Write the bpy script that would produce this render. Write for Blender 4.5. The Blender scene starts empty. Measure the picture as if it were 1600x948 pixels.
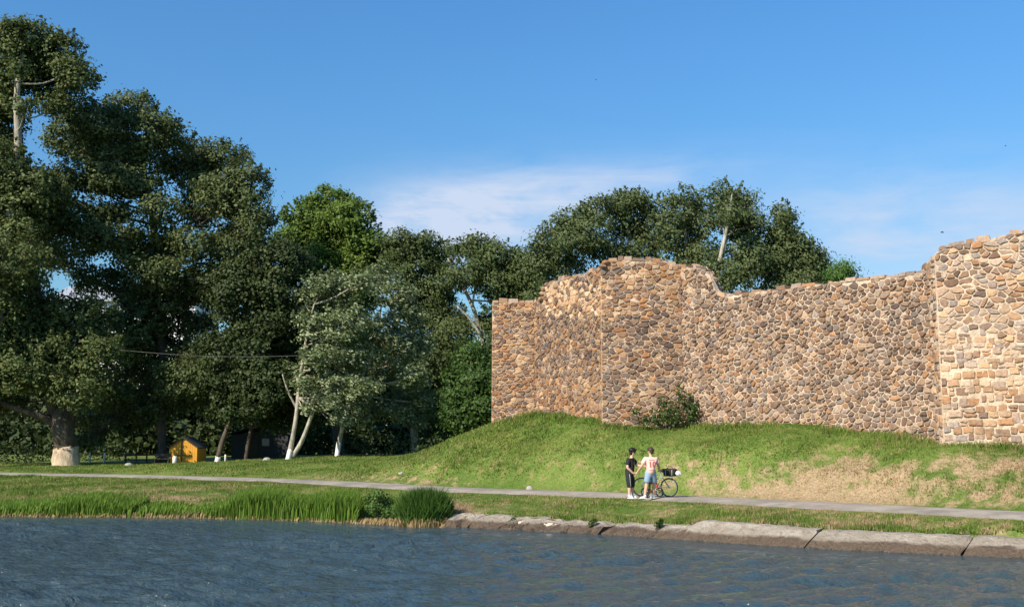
import bpy, bmesh, math, random
import numpy as np
from mathutils import Vector, Matrix
rad = math.radians
SC = bpy.context.scene
COL = SC.collection

# ------------------------------------------------------------------ camera, sky, sun, exposure
FPX = 1700.0
CAMZ = 1.95
PITCH = math.atan(216 / FPX)
cam_d = bpy.data.cameras.new('camera'); cam = bpy.data.objects.new('camera', cam_d); COL.objects.link(cam)
cam_d.sensor_width = 36; cam_d.lens = 36 * FPX / 1600; cam_d.clip_start = 0.1; cam_d.clip_end = 6000
cam.location = (0, 0, CAMZ); cam.rotation_euler = (math.pi / 2 + PITCH, 0, 0)
SC.camera = cam
SUN_EL = rad(36); SUN_AZ = rad(222)      # compass style: measured clockwise from +Y
SUN_DIR = Vector((math.sin(SUN_AZ) * math.cos(SUN_EL), math.cos(SUN_AZ) * math.cos(SUN_EL), math.sin(SUN_EL)))
sun_d = bpy.data.lights.new('sun', 'SUN'); sun = bpy.data.objects.new('sun', sun_d); COL.objects.link(sun)
sun_d.energy = 4.7; sun_d.angle = rad(0.5); sun_d.color = (1.0, 0.90, 0.74)
sun.rotation_euler = SUN_DIR.to_track_quat('Z', 'Y').to_euler(); sun.location = (-40, -40, 60)
SC.view_settings.view_transform = 'Standard'; SC.view_settings.look = 'None'
SC.view_settings.gamma = 1.0; SC.view_settings.use_curve_mapping = False
SC.view_settings.exposure = 0.55

def at(px, py, Y):
    dx = (px - 800) / FPX; dy = (474 - py) / FPX
    d = Vector((dx, math.cos(PITCH) - math.sin(PITCH) * dy, math.sin(PITCH) + math.cos(PITCH) * dy))
    s = Y / d.y
    return Vector((d.x * s, Y, CAMZ + d.z * s))
def on_z(px, py, z):
    dx = (px - 800) / FPX; dy = (474 - py) / FPX
    d = Vector((dx, math.cos(PITCH) - math.sin(PITCH) * dy, math.sin(PITCH) + math.cos(PITCH) * dy))
    s = (z - CAMZ) / d.z
    return Vector((d.x * s, d.y * s, z))
def to_px(x, y, z):
    c, s = math.cos(PITCH), math.sin(PITCH)
    zz = z - CAMZ
    f = y * c + zz * s; u = -y * s + zz * c
    f = np.maximum(f, 0.1)
    return 800 + FPX * x / f, 474 - FPX * u / f

class NT:
    def __init__(self, tree): self.t = tree; tree.nodes.clear()
    def n(self, kind, **kw):
        o = self.t.nodes.new(kind)
        for k, v in kw.items(): setattr(o, k, v)
        return o
    def l(self, a, b): self.t.links.new(a, b)
    def val(self, sock, v):
        if isinstance(v, (int, float)): sock.default_value = v
        elif isinstance(v, tuple): sock.default_value = v if len(v) == len(sock.default_value) else v + (1,)
        else: self.l(v, sock)
    def math(self, op, a, b=0.0, clamp=False):
        o = self.n('ShaderNodeMath', operation=op, use_clamp=clamp); self.val(o.inputs[0], a); self.val(o.inputs[1], b); return o.outputs[0]
    def mix(self, f, a, b, blend='MIX'):
        o = self.n('ShaderNodeMix', data_type='RGBA', blend_type=blend); self.val(o.inputs[0], f); self.val(o.inputs[6], a); self.val(o.inputs[7], b); return o.outputs[2]
    def noise(self, vec, scale, detail=3, rough=.55, dist=0.0):
        o = self.n('ShaderNodeTexNoise'); o.inputs['Scale'].default_value = scale; o.inputs['Detail'].default_value = detail
        o.inputs['Roughness'].default_value = rough; o.inputs['Distortion'].default_value = dist
        if vec is not None: self.l(vec, o.inputs['Vector'])
        return o.outputs[0]
    def ramp(self, f, stops):
        o = self.n('ShaderNodeValToRGB'); e = o.color_ramp.elements
        while len(e) < len(stops): e.new(0.5)
        for el, (p, c) in zip(e, stops):
            el.position = p; el.color = (c + (1,)) if isinstance(c, tuple) else (c, c, c, 1)
        self.l(f, o.inputs[0]); return o.outputs[0]
    def smooth(self, v, a, b):
        o = self.n('ShaderNodeMapRange', interpolation_type='SMOOTHSTEP'); self.val(o.inputs[0], v)
        o.inputs[1].default_value = a; o.inputs[2].default_value = b; return o.outputs[0]
    def mapping(self, vec, scale=(1, 1, 1), rot=(0, 0, 0), loc=(0, 0, 0)):
        o = self.n('ShaderNodeMapping'); self.l(vec, o.inputs[0]); o.inputs[1].default_value = loc; o.inputs[2].default_value = rot; o.inputs[3].default_value = scale; return o.outputs[0]

# sky
world = bpy.data.worlds.new('World'); SC.world = world; world.use_nodes = True
w = NT(world.node_tree)
sky = w.n('ShaderNodeTexSky', sky_type='NISHITA'); sky.sun_disc = False
sky.sun_elevation = SUN_EL; sky.sun_rotation = SUN_AZ; sky.altitude = 200; sky.air_density = 1.25; sky.dust_density = 0.5; sky.ozone_density = 2.2
tc = w.n('ShaderNodeTexCoord'); sep = w.n('ShaderNodeSeparateXYZ'); w.l(tc.outputs['Generated'], sep.inputs[0])
X, Y_, Z = sep.outputs
azi = w.math('ARCTAN2', X, Y_)                       # radians right of +Y
ele = w.math('ARCSINE', Z)
comb = w.n('ShaderNodeCombineXYZ'); w.l(azi, comb.inputs[0]); w.l(ele, comb.inputs[1])
def gauss(cx, cy, sx, sy, rot=0.0):
    dx = w.math('SUBTRACT', azi, cx); dy = w.math('SUBTRACT', ele, cy)
    c, s = math.cos(rot), math.sin(rot)
    u = w.math('ADD', w.math('MULTIPLY', dx, c), w.math('MULTIPLY', dy, s))
    v = w.math('SUBTRACT', w.math('MULTIPLY', dy, c), w.math('MULTIPLY', dx, s))
    u = w.math('DIVIDE', u, sx); v = w.math('DIVIDE', v, sy)
    r = w.math('ADD', w.math('MULTIPLY', u, u), w.math('MULTIPLY', v, v))
    return w.math('EXPONENT', w.math('MULTIPLY', r, -1.0))
cn = w.noise(w.mapping(comb.outputs[0], (5, 15, 1), (0, 0, rad(-16))), 1.6, 6, .6, .5)
streak = w.noise(w.mapping(comb.outputs[0], (5, 34, 1), (0, 0, rad(-14))), 1.6, 5, .62, .3)
m1 = gauss(-0.03, 0.212, .10, .034, .10)
m2 = gauss(0.10, 0.236, .10, .018, .12)
m2b = gauss(-0.07, 0.19, .09, .035, 0)
m3 = gauss(0.38, 0.175, .17, .05, -.05)
mm = w.math('ADD', w.math('ADD', w.math('MULTIPLY', m1, .95), w.math('MULTIPLY', m2, .55)), w.math('ADD', w.math('MULTIPLY', m3, .85), w.math('MULTIPLY', m2b, .85)))
wisp = w.math('ADD', w.math('MULTIPLY', w.smooth(cn, .15, .70), .85), w.math('MULTIPLY', w.smooth(streak, .35, .75), .35))
cloud = w.math('MULTIPLY', w.math('MULTIPLY', mm, wisp), 1.15, True)
hs = w.n('ShaderNodeHueSaturation'); hs.inputs['Saturation'].default_value = 1.12; hs.inputs['Value'].default_value = 1.0; w.l(sky.outputs[0], hs.inputs['Color'])
tint = w.mix(w.smooth(ele, .08, .42), (.56, .80, .98), (.58, .97, 1.25))
skyc = w.mix(1.0, hs.outputs[0], tint, 'MULTIPLY')
cc = w.mix(cloud, skyc, (4.5, 5.3, 6.7))
bg = w.n('ShaderNodeBackground'); w.l(cc, bg.inputs[0]); bg.inputs[1].default_value = 0.092
wo = w.n('ShaderNodeOutputWorld'); w.l(bg.outputs[0], wo.inputs[0])

# ------------------------------------------------------------------ helpers
RNG = np.random.default_rng(11)
random.seed(5)

def tag(o, label=None, cat=None, group=None, kind=None):
    if label: o['label'] = label
    if cat: o['category'] = cat
    if group: o['group'] = group
    if kind: o['kind'] = kind
    return o
def empty(name, loc=(0, 0, 0), rz=0.0):
    o = bpy.data.objects.new(name, None); COL.objects.link(o); o.location = loc; o.rotation_euler = (0, 0, rz); o.empty_display_size = .2
    return o
def link_mesh(name, me, mat=None, parent=None):
    o = bpy.data.objects.new(name, me); COL.objects.link(o)
    if mat: me.materials.append(mat)
    if parent:
        o.parent = parent
        o.matrix_parent_inverse = parent_inv(parent)
    return o
def parent_inv(p):
    m = Matrix.LocRotScale(p.location, p.rotation_euler, p.scale)
    if p.parent: m = parent_world(p.parent) @ p.matrix_parent_inverse @ m
    return m.inverted()
def parent_world(p):
    m = Matrix.LocRotScale(p.location, p.rotation_euler, p.scale)
    if p.parent: m = parent_world(p.parent) @ p.matrix_parent_inverse @ m
    return m
def np_mesh(name, V, F, attrs=None, smooth=False):
    """V (n,3), F (m,k) equal-sided faces"""
    V = np.asarray(V, dtype=np.float32); F = np.asarray(F, dtype=np.int32)
    me = bpy.data.meshes.new(name); n = len(V); m, k = F.shape
    me.vertices.add(n); me.vertices.foreach_set('co', V.ravel())
    me.loops.add(m * k); me.loops.foreach_set('vertex_index', F.ravel())
    me.polygons.add(m); me.polygons.foreach_set('loop_start', np.arange(0, m * k, k, dtype=np.int32))
    me.polygons.foreach_set('loop_total', np.full(m, k, dtype=np.int32))
    if smooth: me.polygons.foreach_set('use_smooth', np.ones(m, dtype=bool))
    for an, av in (attrs or {}).items():
        av = np.asarray(av, dtype=np.float32)
        if av.ndim == 1:
            a = me.attributes.new(an, 'FLOAT', 'POINT'); a.data.foreach_set('value', av)
        else:
            a = me.attributes.new(an, 'FLOAT_COLOR', 'POINT')
            if av.shape[1] == 3: av = np.concatenate([av, np.ones((len(av), 1), np.float32)], 1)
            a.data.foreach_set('color', av.ravel())
    me.update(calc_edges=True); me.validate()
    return me
class MB:
    """mesh builder for small things; world coordinates"""
    def __init__(self): self.v = []; self.f = []; self.c = []
    def add(self, vs, fs, col=None):
        b = len(self.v); self.v += [tuple(p) for p in vs]; self.f += [tuple(i + b for i in f) for f in fs]
        if col is not None: self.c += [col] * len(vs)
    def box(self, c, s, rz=0.0, M=None, taper=1.0):
        x, y, z = s[0] / 2, s[1] / 2, s[2] / 2
        vs = [Vector((sx * x * (taper if sz > 0 else 1), sy * y * (taper if sz > 0 else 1), sz * z)) for sz in (-1, 1) for sy in (-1, 1) for sx in (-1, 1)]
        R = M if M else Matrix.Rotation(rz, 3, 'Z')
        self.add([R @ v + Vector(c) for v in vs], [(0, 2, 3, 1), (4, 5, 7, 6), (0, 1, 5, 4), (2, 6, 7, 3), (0, 4, 6, 2), (1, 3, 7, 5)])
    def tube(self, pts, r, n=8, cap=True, jit=0.0):
        pts = [Vector(p) for p in pts]
        if isinstance(r, (int, float)): r = [r] * len(pts)
        t0 = (pts[1] - pts[0]).normalized()
        a = t0.orthogonal().normalized()
        vs = []
        for i, p in enumerate(pts):
            t = ((pts[min(i + 1, len(pts) - 1)] - pts[max(i - 1, 0)])).normalized()
            a = (a - t * a.dot(t)).normalized(); b = t.cross(a)
            for k in range(n):
                an = 2 * math.pi * k / n
                rr = r[i] * (1 + (jit * math.sin(3.0 * k + 1.3 * i) if jit else 0))
                vs.append(p + (a * math.cos(an) + b * math.sin(an)) * rr)
        fs = []
        for i in range(len(pts) - 1):
            for k in range(n):
                fs.append((i * n + k, i * n + (k + 1) % n, (i + 1) * n + (k + 1) % n, (i + 1) * n + k))
        if cap: fs.append(tuple(range(n - 1, -1, -1))); fs.append(tuple((len(pts) - 1) * n + k for k in range(n)))
        self.add(vs, fs)
    def ring(self, c, axis, R, r, n=28, m=6):
        axis = Vector(axis).normalized(); a = axis.orthogonal().normalized(); b = axis.cross(a); vs = []; fs = []
        for i in range(n):
            th = 2 * math.pi * i / n; d = a * math.cos(th) + b * math.sin(th)
            for k in range(m):
                ph = 2 * math.pi * k / m
                vs.append(Vector(c) + d * (R + r * math.cos(ph)) + axis * r * math.sin(ph))
        for i in range(n):
            for k in range(m):
                fs.append((i * m + k, ((i + 1) % n) * m + k, ((i + 1) % n) * m + (k + 1) % m, i * m + (k + 1) % m))
        self.add(vs, fs)
    def ball(self, c, s, n=10, m=7, M=None, noise=0.0, seed=0):
        rs = random.Random(seed); vs = []; fs = []
        R = M if M else Matrix.Identity(3)
        for j in range(m + 1):
            ph = math.pi * j / m
            for i in range(n):
                th = 2 * math.pi * i / n; q = 1 + (rs.random() - .5) * noise
                vs.append(R @ Vector((s[0] * math.sin(ph) * math.cos(th) * q, s[1] * math.sin(ph) * math.sin(th) * q, s[2] * math.cos(ph) * q)) + Vector(c))
        for j in range(m):
            for i in range(n):
                fs.append((j * n + i, (j + 1) * n + i, (j + 1) * n + (i + 1) % n, j * n + (i + 1) % n))
        self.add(vs, fs)
    def build(self, name, mat, parent=None, smooth=False, weld=False, bevel=0.0):
        me = bpy.data.meshes.new(name); me.from_pydata(self.v, [], self.f)
        if weld or bevel:
            bm = bmesh.new(); bm.from_mesh(me)
            bmesh.ops.remove_doubles(bm, verts=bm.verts, dist=1e-4)
            if bevel: bmesh.ops.bevel(bm, geom=list(bm.edges), offset=bevel, segments=1, affect='EDGES', profile=.5)
            bm.to_mesh(me); bm.free()
        if self.c and len(self.c) == len(me.vertices):
            a = me.attributes.new('Col', 'FLOAT_COLOR', 'POINT'); a.data.foreach_set('color', np.array([c + (1,) for c in self.c], np.float32).ravel())
        if smooth: me.polygons.foreach_set('use_smooth', np.ones(len(me.polygons), dtype=bool))
        me.update()
        return link_mesh(name, me, mat, parent)

# ------------------------------------------------------------------ materials
def mat_new(name):
    m = bpy.data.materials.new(name); m.use_nodes = True
    t = NT(m.node_tree); out = t.n('ShaderNodeOutputMaterial'); p = t.n('ShaderNodeBsdfPrincipled'); t.l(p.outputs[0], out.inputs[0])
    return m, t, p, out
def bump(t, p, h, dist=.02, strength=.6):
    b = t.n('ShaderNodeBump'); b.inputs['Strength'].default_value = strength; b.inputs['Distance'].default_value = dist
    t.l(h, b.inputs['Height']); t.l(b.outputs[0], p.inputs['Normal'])
def simple(name, col, rough=.7, var=.12, scale=14, bmp=0.0, metal=0.0, spec=.4):
    m, t, p, o = mat_new(name); g = t.n('ShaderNodeNewGeometry')
    n = t.noise(g.outputs['Position'], scale, 4)
    c = t.mix(n, tuple(x * (1 - var * 2) for x in col), tuple(min(1, x * (1 + var * 2)) for x in col))
    t.l(c, p.inputs['Base Color']); p.inputs['Roughness'].default_value = rough; p.inputs['Metallic'].default_value = metal; p.inputs['Specular IOR Level'].default_value = spec
    if bmp: bump(t, p, n, bmp)
    return m
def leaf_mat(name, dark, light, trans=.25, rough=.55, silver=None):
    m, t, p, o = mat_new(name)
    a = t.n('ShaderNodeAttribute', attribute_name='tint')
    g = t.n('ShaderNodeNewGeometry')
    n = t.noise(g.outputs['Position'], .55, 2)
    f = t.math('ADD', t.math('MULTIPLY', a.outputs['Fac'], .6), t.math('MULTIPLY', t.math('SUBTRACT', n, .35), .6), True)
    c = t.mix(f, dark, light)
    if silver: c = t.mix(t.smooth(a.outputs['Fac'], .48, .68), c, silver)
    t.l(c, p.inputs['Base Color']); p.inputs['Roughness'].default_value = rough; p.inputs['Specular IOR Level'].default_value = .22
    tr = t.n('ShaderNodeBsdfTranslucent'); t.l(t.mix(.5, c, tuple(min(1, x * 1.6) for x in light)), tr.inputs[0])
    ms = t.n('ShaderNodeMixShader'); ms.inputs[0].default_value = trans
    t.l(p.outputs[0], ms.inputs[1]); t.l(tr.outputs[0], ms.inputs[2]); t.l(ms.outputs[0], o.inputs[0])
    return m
def bark_mat(name, dark, light, scale=6):
    m, t, p, o = mat_new(name); g = t.n('ShaderNodeNewGeometry')
    v = t.mapping(g.outputs['Position'], (1, 1, .22))
    n = t.noise(v, scale, 5, .65, .4); n2 = t.noise(g.outputs['Position'], 1.3, 3)
    f = t.math('ADD', t.math('MULTIPLY', n, .8), t.math('MULTIPLY', n2, .35), True)
    c = t.mix(t.smooth(f, .35, .75), dark, light)
    t.l(c, p.inputs['Base Color']); p.inputs['Roughness'].default_value = .9
    bump(t, p, n, .05, .9)
    return m
def grass_mat(name, blade):
    m, t, p, o = mat_new(name)
    g = t.n('ShaderNodeNewGeometry'); dr = t.n('ShaderNodeAttribute', attribute_name='dry'); P = g.outputs['Position']
    n1 = t.noise(P, .35, 4, .6); n2 = t.noise(P, 1.9, 4, .65)
    green = t.mix(t.smooth(n1, .35, .65), (.098, .160, .024), (.172, .228, .046))
    green = t.mix(t.math('MULTIPLY', t.smooth(n2, .45, .70), .50), green, (.27, .235, .075))
    dry = t.mix(n2, (.285, .20, .11), (.45, .33, .19))
    f = t.math('ADD', dr.outputs['Fac'], t.math('MULTIPLY', t.math('SUBTRACT', n2, .5), 1.7))
    f = t.math('ADD', f, t.math('MULTIPLY', t.math('SUBTRACT', n1, .5), .9))
    f = t.smooth(f, .26, .74)
    c = t.mix(f, green, dry)
    if blade:
        a = t.n('ShaderNodeAttribute', attribute_name='tint')
        c = t.mix(1.0, c, t.ramp(a.outputs['Fac'], [(0, .66), (.5, 1.0), (1, 1.42)]), 'MULTIPLY')
    else:
        c = t.mix(1.0, c, t.ramp(t.noise(P, 14, 3), [(.3, .6), (.7, 1.1)]), 'MULTIPLY')
        bump(t, p, t.noise(P, 9, 3), .08, .7)
    t.l(c, p.inputs['Base Color']); p.inputs['Roughness'].default_value = .75; p.inputs['Specular IOR Level'].default_value = .2
    if blade:
        tr = t.n('ShaderNodeBsdfTranslucent'); t.l(c, tr.inputs[0]); ms = t.n('ShaderNodeMixShader'); ms.inputs[0].default_value = .3
        t.l(p.outputs[0], ms.inputs[1]); t.l(tr.outputs[0], ms.inputs[2]); t.l(ms.outputs[0], o.inputs[0])
    return m
M = {}
M['ground'] = grass_mat('turf_ground', False)
M['blade'] = grass_mat('turf_blades', True)
# stone: own colour from attribute
m, t, p, o = mat_new('rubble_stone'); g = t.n('ShaderNodeNewGeometry'); a = t.n('ShaderNodeAttribute', attribute_name='Col')
n = t.noise(g.outputs['Position'], 9, 5, .65); n2 = t.noise(g.outputs['Position'], 38, 3, .6)
c = t.mix(1.0, a.outputs['Color'], t.ramp(n, [(.25, .62), (.55, 1.0), (.8, 1.28)]), 'MULTIPLY')
c = t.mix(t.math('MULTIPLY', t.smooth(n2, .6, .8), .35), c, (.42, .36, .27))
t.l(c, p.inputs['Base Color']); p.inputs['Roughness'].default_value = .92; p.inputs['Specular IOR Level'].default_value = .2
bump(t, p, t.math('ADD', n, t.math('MULTIPLY', n2, .4)), .035, .8); M['stone'] = m
m, t, p, o = mat_new('lime_mortar'); g = t.n('ShaderNodeNewGeometry'); P = g.outputs['Position']
n = t.noise(P, 1.1, 4, .6); n2 = t.noise(P, 16, 4, .65)
c = t.mix(t.smooth(n, .3, .7), (.43, .315, .22), (.60, .465, .345)); c = t.mix(t.math('MULTIPLY', t.smooth(n2, .42, .7), .65), c, (.27, .19, .13))
t.l(c, p.inputs['Base Color']); p.inputs['Roughness'].default_value = .95; p.inputs['Specular IOR Level'].default_value = .1
bump(t, p, n2, .05, .9); M['mortar'] = m
pm = M['mortar'].copy(); pm.name = 'pale_mortar'; M['mortar_pale'] = pm
for nd in pm.node_tree.nodes:
    if nd.bl_idname == 'ShaderNodeMix':
        if not nd.inputs[6].is_linked: nd.inputs[6].default_value = (.49, .375, .275, 1); nd.inputs[7].default_value = (.66, .53, .40, 1)
        else: nd.inputs[7].default_value = (.31, .225, .155, 1)
pm2 = M['mortar'].copy(); pm2.name = 'cream_mortar'; M['mortar_cream'] = pm2
for nd in pm2.node_tree.nodes:
    if nd.bl_idname == 'ShaderNodeMix':
        if not nd.inputs[6].is_linked: nd.inputs[6].default_value = (.52, .405, .295, 1); nd.inputs[7].default_value = (.69, .56, .42, 1)
        else: nd.inputs[7].default_value = (.38, .28, .195, 1)
# asphalt
m, t, p, o = mat_new('worn_asphalt'); g = t.n('ShaderNodeNewGeometry'); P = g.outputs['Position']
n = t.noise(P, .9, 4, .6); n2 = t.noise(P, 30, 3)
n3 = t.noise(P, .35, 5, .7); c = t.mix(t.smooth(n, .3, .7), (.26, .22, .18), (.40, .345, .28)); c = t.mix(t.math('MULTIPLY', t.smooth(n3, .5, .62), .5), c, (.15, .135, .12)); c = t.mix(t.math('MULTIPLY', t.smooth(n2, .5, .7), .35), c, (.12, .11, .10))
t.l(c, p.inputs['Base Color']); p.inputs['Roughness'].default_value = .95; bump(t, p, n2, .01, .5); M['asphalt'] = m
# concrete with wet lower half
m, t, p, o = mat_new('bank_concrete'); g = t.n('ShaderNodeNewGeometry'); P = g.outputs['Position']
sp = t.n('ShaderNodeSeparateXYZ'); t.l(P, sp.inputs[0])
n = t.noise(P, 1.5, 5, .65); n2 = t.noise(P, 12, 4, .65)
c = t.mix(t.smooth(n, .35, .7), (.26, .215, .165), (.43, .375, .305))
c = t.mix(t.math('MULTIPLY', t.smooth(n2, .52, .72), .55), c, (.22, .17, .12))
zz = t.math('ADD', sp.outputs[2], t.math('MULTIPLY', t.math('SUBTRACT', n, .5), -.32)); zz = t.math('ADD', zz, t.math('MULTIPLY', t.math('SUBTRACT', n2, .5), .10))
sk = t.noise(t.mapping(P, (5, 5, .5)), 1.6, 4, .6); c = t.mix(t.math('MULTIPLY', t.smooth(sk, .52, .70), .6), c, (.17, .13, .095))
wet = t.smooth(zz, -.535, -.625)
c = t.mix(wet, c, t.mix(n2, (.055, .038, .022), (.15, .10, .06)))
t.l(c, p.inputs['Base Color']); t.l(t.math('SUBTRACT', .9, t.math('MULTIPLY', wet, .45)), p.inputs['Roughness']); bump(t, p, t.math('ADD', n2, n), .07, 1.0); M['concrete'] = m
# water
m, t, p, o = mat_new('river_water'); g = t.n('ShaderNodeNewGeometry'); P = g.outputs['Position']
a1 = t.noise(t.mapping(P, (1, 2.0, 1), (0, 0, rad(8))), 3.4, 4, .62, .2); a2 = t.noise(t.mapping(P, (1, 1.8, 1), (0, 0, rad(-14))), 8.5, 3, .6, .1)
bump(t, p, t.math('ADD', a1, t.math('MULTIPLY', a2, .40)), .12, 1.0)
p.inputs['Base Color'].default_value = (.044, .070, .080, 1); p.inputs['Roughness'].default_value = .07; p.inputs['IOR'].default_value = 1.333
M['water'] = m
for nm, kw in dict(
        poplar=dict(dark=(.056, .084, .025), light=(.182, .212, .070), trans=.22),
        elm=dict(dark=(.050, .076, .025), light=(.168, .198, .072), trans=.22),
        shade=dict(dark=(.022, .040, .012), light=(.080, .105, .032), trans=.12),  # deep shade beneath the crowns put into a darker leaf colour
        maple=dict(dark=(.070, .125, .018), light=(.180, .250, .050), trans=.28),
        silver=dict(dark=(.070, .105, .035), light=(.175, .215, .085), trans=.2, silver=(.31, .35, .20)),
        birch=dict(dark=(.050, .080, .024), light=(.155, .190, .068), trans=.25),
        aspen=dict(dark=(.058, .088, .030), light=(.175, .210, .085), trans=.25),
        bush=dict(dark=(.026, .060, .009), light=(.078, .130, .026), trans=.2),
        sapling=dict(dark=(.060, .120, .020), light=(.130, .230, .060), trans=.25),
        reed=dict(dark=(.070, .140, .014), light=(.20, .30, .045), trans=.25),
        sedge=dict(dark=(.030, .080, .012), light=(.090, .165, .028), trans=.2),
        straw=dict(dark=(.28, .20, .09), light=(.48, .36, .18), trans=.2)).items():
    M[nm] = leaf_mat('foliage_' + nm, **kw)
M['bark'] = bark_mat('dark_bark', (.024, .018, .013), (.115, .088, .062))
M['pale_bark'] = bark_mat('pale_bark', (.16, .14, .11), (.50, .45, .36), 8)
M['limewash'] = bark_mat('limewash', (.28, .20, .125), (.60, .48, .34), 7)
M['whitewash'] = simple('whitewash', (.74, .71, .64), .9, .1, 6, .03)

# ------------------------------------------------------------------ terrain
WZ = -0.8
edge_px = [(-700, 799), (-150, 803), (0, 806), (150, 807.5), (330, 809), (480, 813), (620, 820), (700, 823), (740, 824), (840, 829), (945, 834.5), (1075, 843), (1180, 850), (1270, 856), (1400, 862), (1520, 867.5), (1600, 871), (1750, 880), (2100, 905)]
EDGE = [on_z(x, y, WZ) for x, y in edge_px]
E0 = EDGE[0] + (EDGE[0] - EDGE[1]).normalized() * 900; E1 = EDGE[-1] + Vector((.75, -.66, 0)) * 900
EPL = np.array([(E0.x, E0.y)] + [(e.x, e.y) for e in EDGE] + [(E1.x, E1.y)])
path_px = [(-900, 726, .15), (-300, 732, .12), (0, 739.5, .05), (120, 741.5, .03), (250, 744, .02), (495, 752, 0), (700, 763, 0), (860, 768.5, 0), (985, 773.2, 0), (1070, 777.5, 0), (1300, 788.5, 0), (1500, 798.5, 0), (1600, 803.5, 0), (1800, 815, 0), (2400, 850, 0)]
PATH = [on_z(x, y, z) for x, y, z in path_px]
def catmull(pts, n):
    out = []
    for i in range(len(pts) - 1):
        p0, p1, p2, p3 = pts[max(i - 1, 0)], pts[i], pts[i + 1], pts[min(i + 2, len(pts) - 1)]
        for k in range(n):
            u = k / n
            out.append(.5 * ((2 * p1) + (p2 - p0) * u + (2 * p0 - 5 * p1 + 4 * p2 - p3) * u * u + (3 * p1 - p0 - 3 * p2 + p3) * u ** 3))
    out.append(pts[-1]); return out
PCV = catmull(PATH, 6)
PPL = np.array([(p.x, p.y) for p in PCV])
PW = 1.55
def pl_dist(x, y, PL):
    """distance and side (+ = left of direction of travel) to a polyline"""
    best = np.full(x.shape, 1e9); side = np.zeros(x.shape)
    for i in range(len(PL) - 1):
        a, b = PL[i], PL[i + 1]; d = b - a; L = max(1e-9, (d ** 2).sum())
        tt = np.clip(((x - a[0]) * d[0] + (y - a[1]) * d[1]) / L, 0, 1)
        qx = x - (a[0] + tt * d[0]); qy = y - (a[1] + tt * d[1]); dd = qx * qx + qy * qy
        s = d[0] * qy - d[1] * qx
        k = dd < best
        best = np.where(k, dd, best); side = np.where(k, s, side)
    return np.sqrt(best), np.sign(side)
# walls in plan: (name of face, A, B)
def atg(px, D): return ((px - 800) / FPX * D, D)          # plan point (approx: pixel column at depth)
def plan(px, D):
    v = at(px, 690, D); return Vector((v.x, v.y))
A0 = plan(768, 54.6); A1 = plan(836, 54.1); A2 = plan(941, 49.0)
B0 = plan(941, 48.0); B1 = plan(1070, 47.6)
C0 = plan(1064, 47.75); C1 = plan(1474, 37.9)
T0 = plan(1475, 37.3); T1p = Vector((21.9, 34.0))
SLAB_TOP = [(690, 801), (740, 803.5), (840, 811), (945, 817.5), (1074, 822), (1076, 812.5), (1180, 820), (1274, 828.0), (1276, 828.0), (1400, 834), (1520, 838), (1600, 839), (1750, 848), (2100, 872)]
def edge_at(px):
    xs = [e[0] for e in edge_px]; i = max(0, min(len(xs) - 2, int(np.searchsorted(xs, px)) - 1))
    f = (px - xs[i]) / (xs[i + 1] - xs[i]); return EDGE[i].lerp(EDGE[i + 1], f), (EDGE[i + 1] - EDGE[i]).normalized()
def slab_section(px, topy):
    """water-edge point, inland direction, inland distance, top z"""
    e, d = edge_at(px); nrm = Vector((-d.y, d.x, 0)); 
    if nrm.y < 0: nrm = -nrm
    tgt = e + nrm * .55
    dy = None
    z = at(px, topy, tgt.y).z
    return e, nrm, max(-.62, z)
CTRL = []
def C(p): CTRL.append((p[0], p[1], p[2]))
for i in range(1, len(EDGE)):
    if edge_px[i][0] < 690:
        e = EDGE[i]; C((e.x, e.y, WZ + .03))
        C((e.x, e.y + 2.2, WZ + .22))
for px, ty in SLAB_TOP:
    if px in (1274,): continue
    e, nrm, z = slab_section(px, ty); q = e + nrm * .75; C((q.x, q.y, z - .01))
for i in range(0, len(PCV), 3):
    p = PCV[i]; d = (PCV[min(i + 1, len(PCV) - 1)] - PCV[max(i - 1, 0)]).normalized(); nn = Vector((-d.y, d.x, 0))
    for s in (-PW, 0, PW): C((p.x + nn.x * s, p.y + nn.y * s, p.z))
base_pts = [(768, 662, 54.6), (800, 655, 54.4), (836, 648, 54.1), (885, 646, 51.6), (925, 650, 49.8), (945, 663, 47.9), (1000, 667, 47.8), (1068, 665, 47.6), (1100, 659, 48.0), (1200, 657, 45.2), (1275, 660, 43.1), (1350, 669, 41.1), (1410, 678, 39.5), (1470, 695, 37.8), (1540, 700, 37.0), (1600, 704, 36.6), (1760, 712, 35.0)]
for px, py, D in base_pts: C(at(px, py, D))
for px, py, D in [(770, 668, 57), (836, 660, 57), (900, 655, 55), (1000, 660, 52), (1200, 660, 49), (1400, 672, 44), (1600, 690, 40.5)]: C(at(px, py, D))
for px, py, D in [(640, 712, 60), (690, 694, 56.5), (725, 681, 55.3), (600, 717, 64), (560, 716, 76), (460, 717, 78), (527, 713.5, 80), (640, 714, 74), (720, 708, 66),
                  (345, 722, 80), (280, 724, 82), (103, 727.5, 78), (-100, 729, 78), (-400, 728, 80), (250, 733, 66), (450, 731, 64), (0, 733, 69), (600, 741, 54.5), (660, 727, 52.5), (720, 714, 51), (760, 700, 51),
                  (800, 722, 48.2), (850, 690, 50), (900, 720, 45), (950, 690, 46.2), (1000, 700, 44), (1060, 715, 41.5), (1100, 690, 44), (1200, 700, 40), (1250, 740, 36.2), (1300, 690, 40), (1400, 712, 36.6), (1400, 750, 33.6), (1500, 712, 35.4), (1500, 760, 32), (1600, 714, 34.8), (1600, 765, 30.5), (1760, 722, 33)]: C(at(px, py, D))
for x in (-120, -60, -20, 20, 60, 100):
    for y in (100, 140): C((x, y, .75))
for x, y in [(50, 60), (80, 40), (50, 30), (35, 45), (25, 60), (5, 75), (-80, 80)]: C((x, y, .8))
CT = np.array(CTRL)
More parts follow.
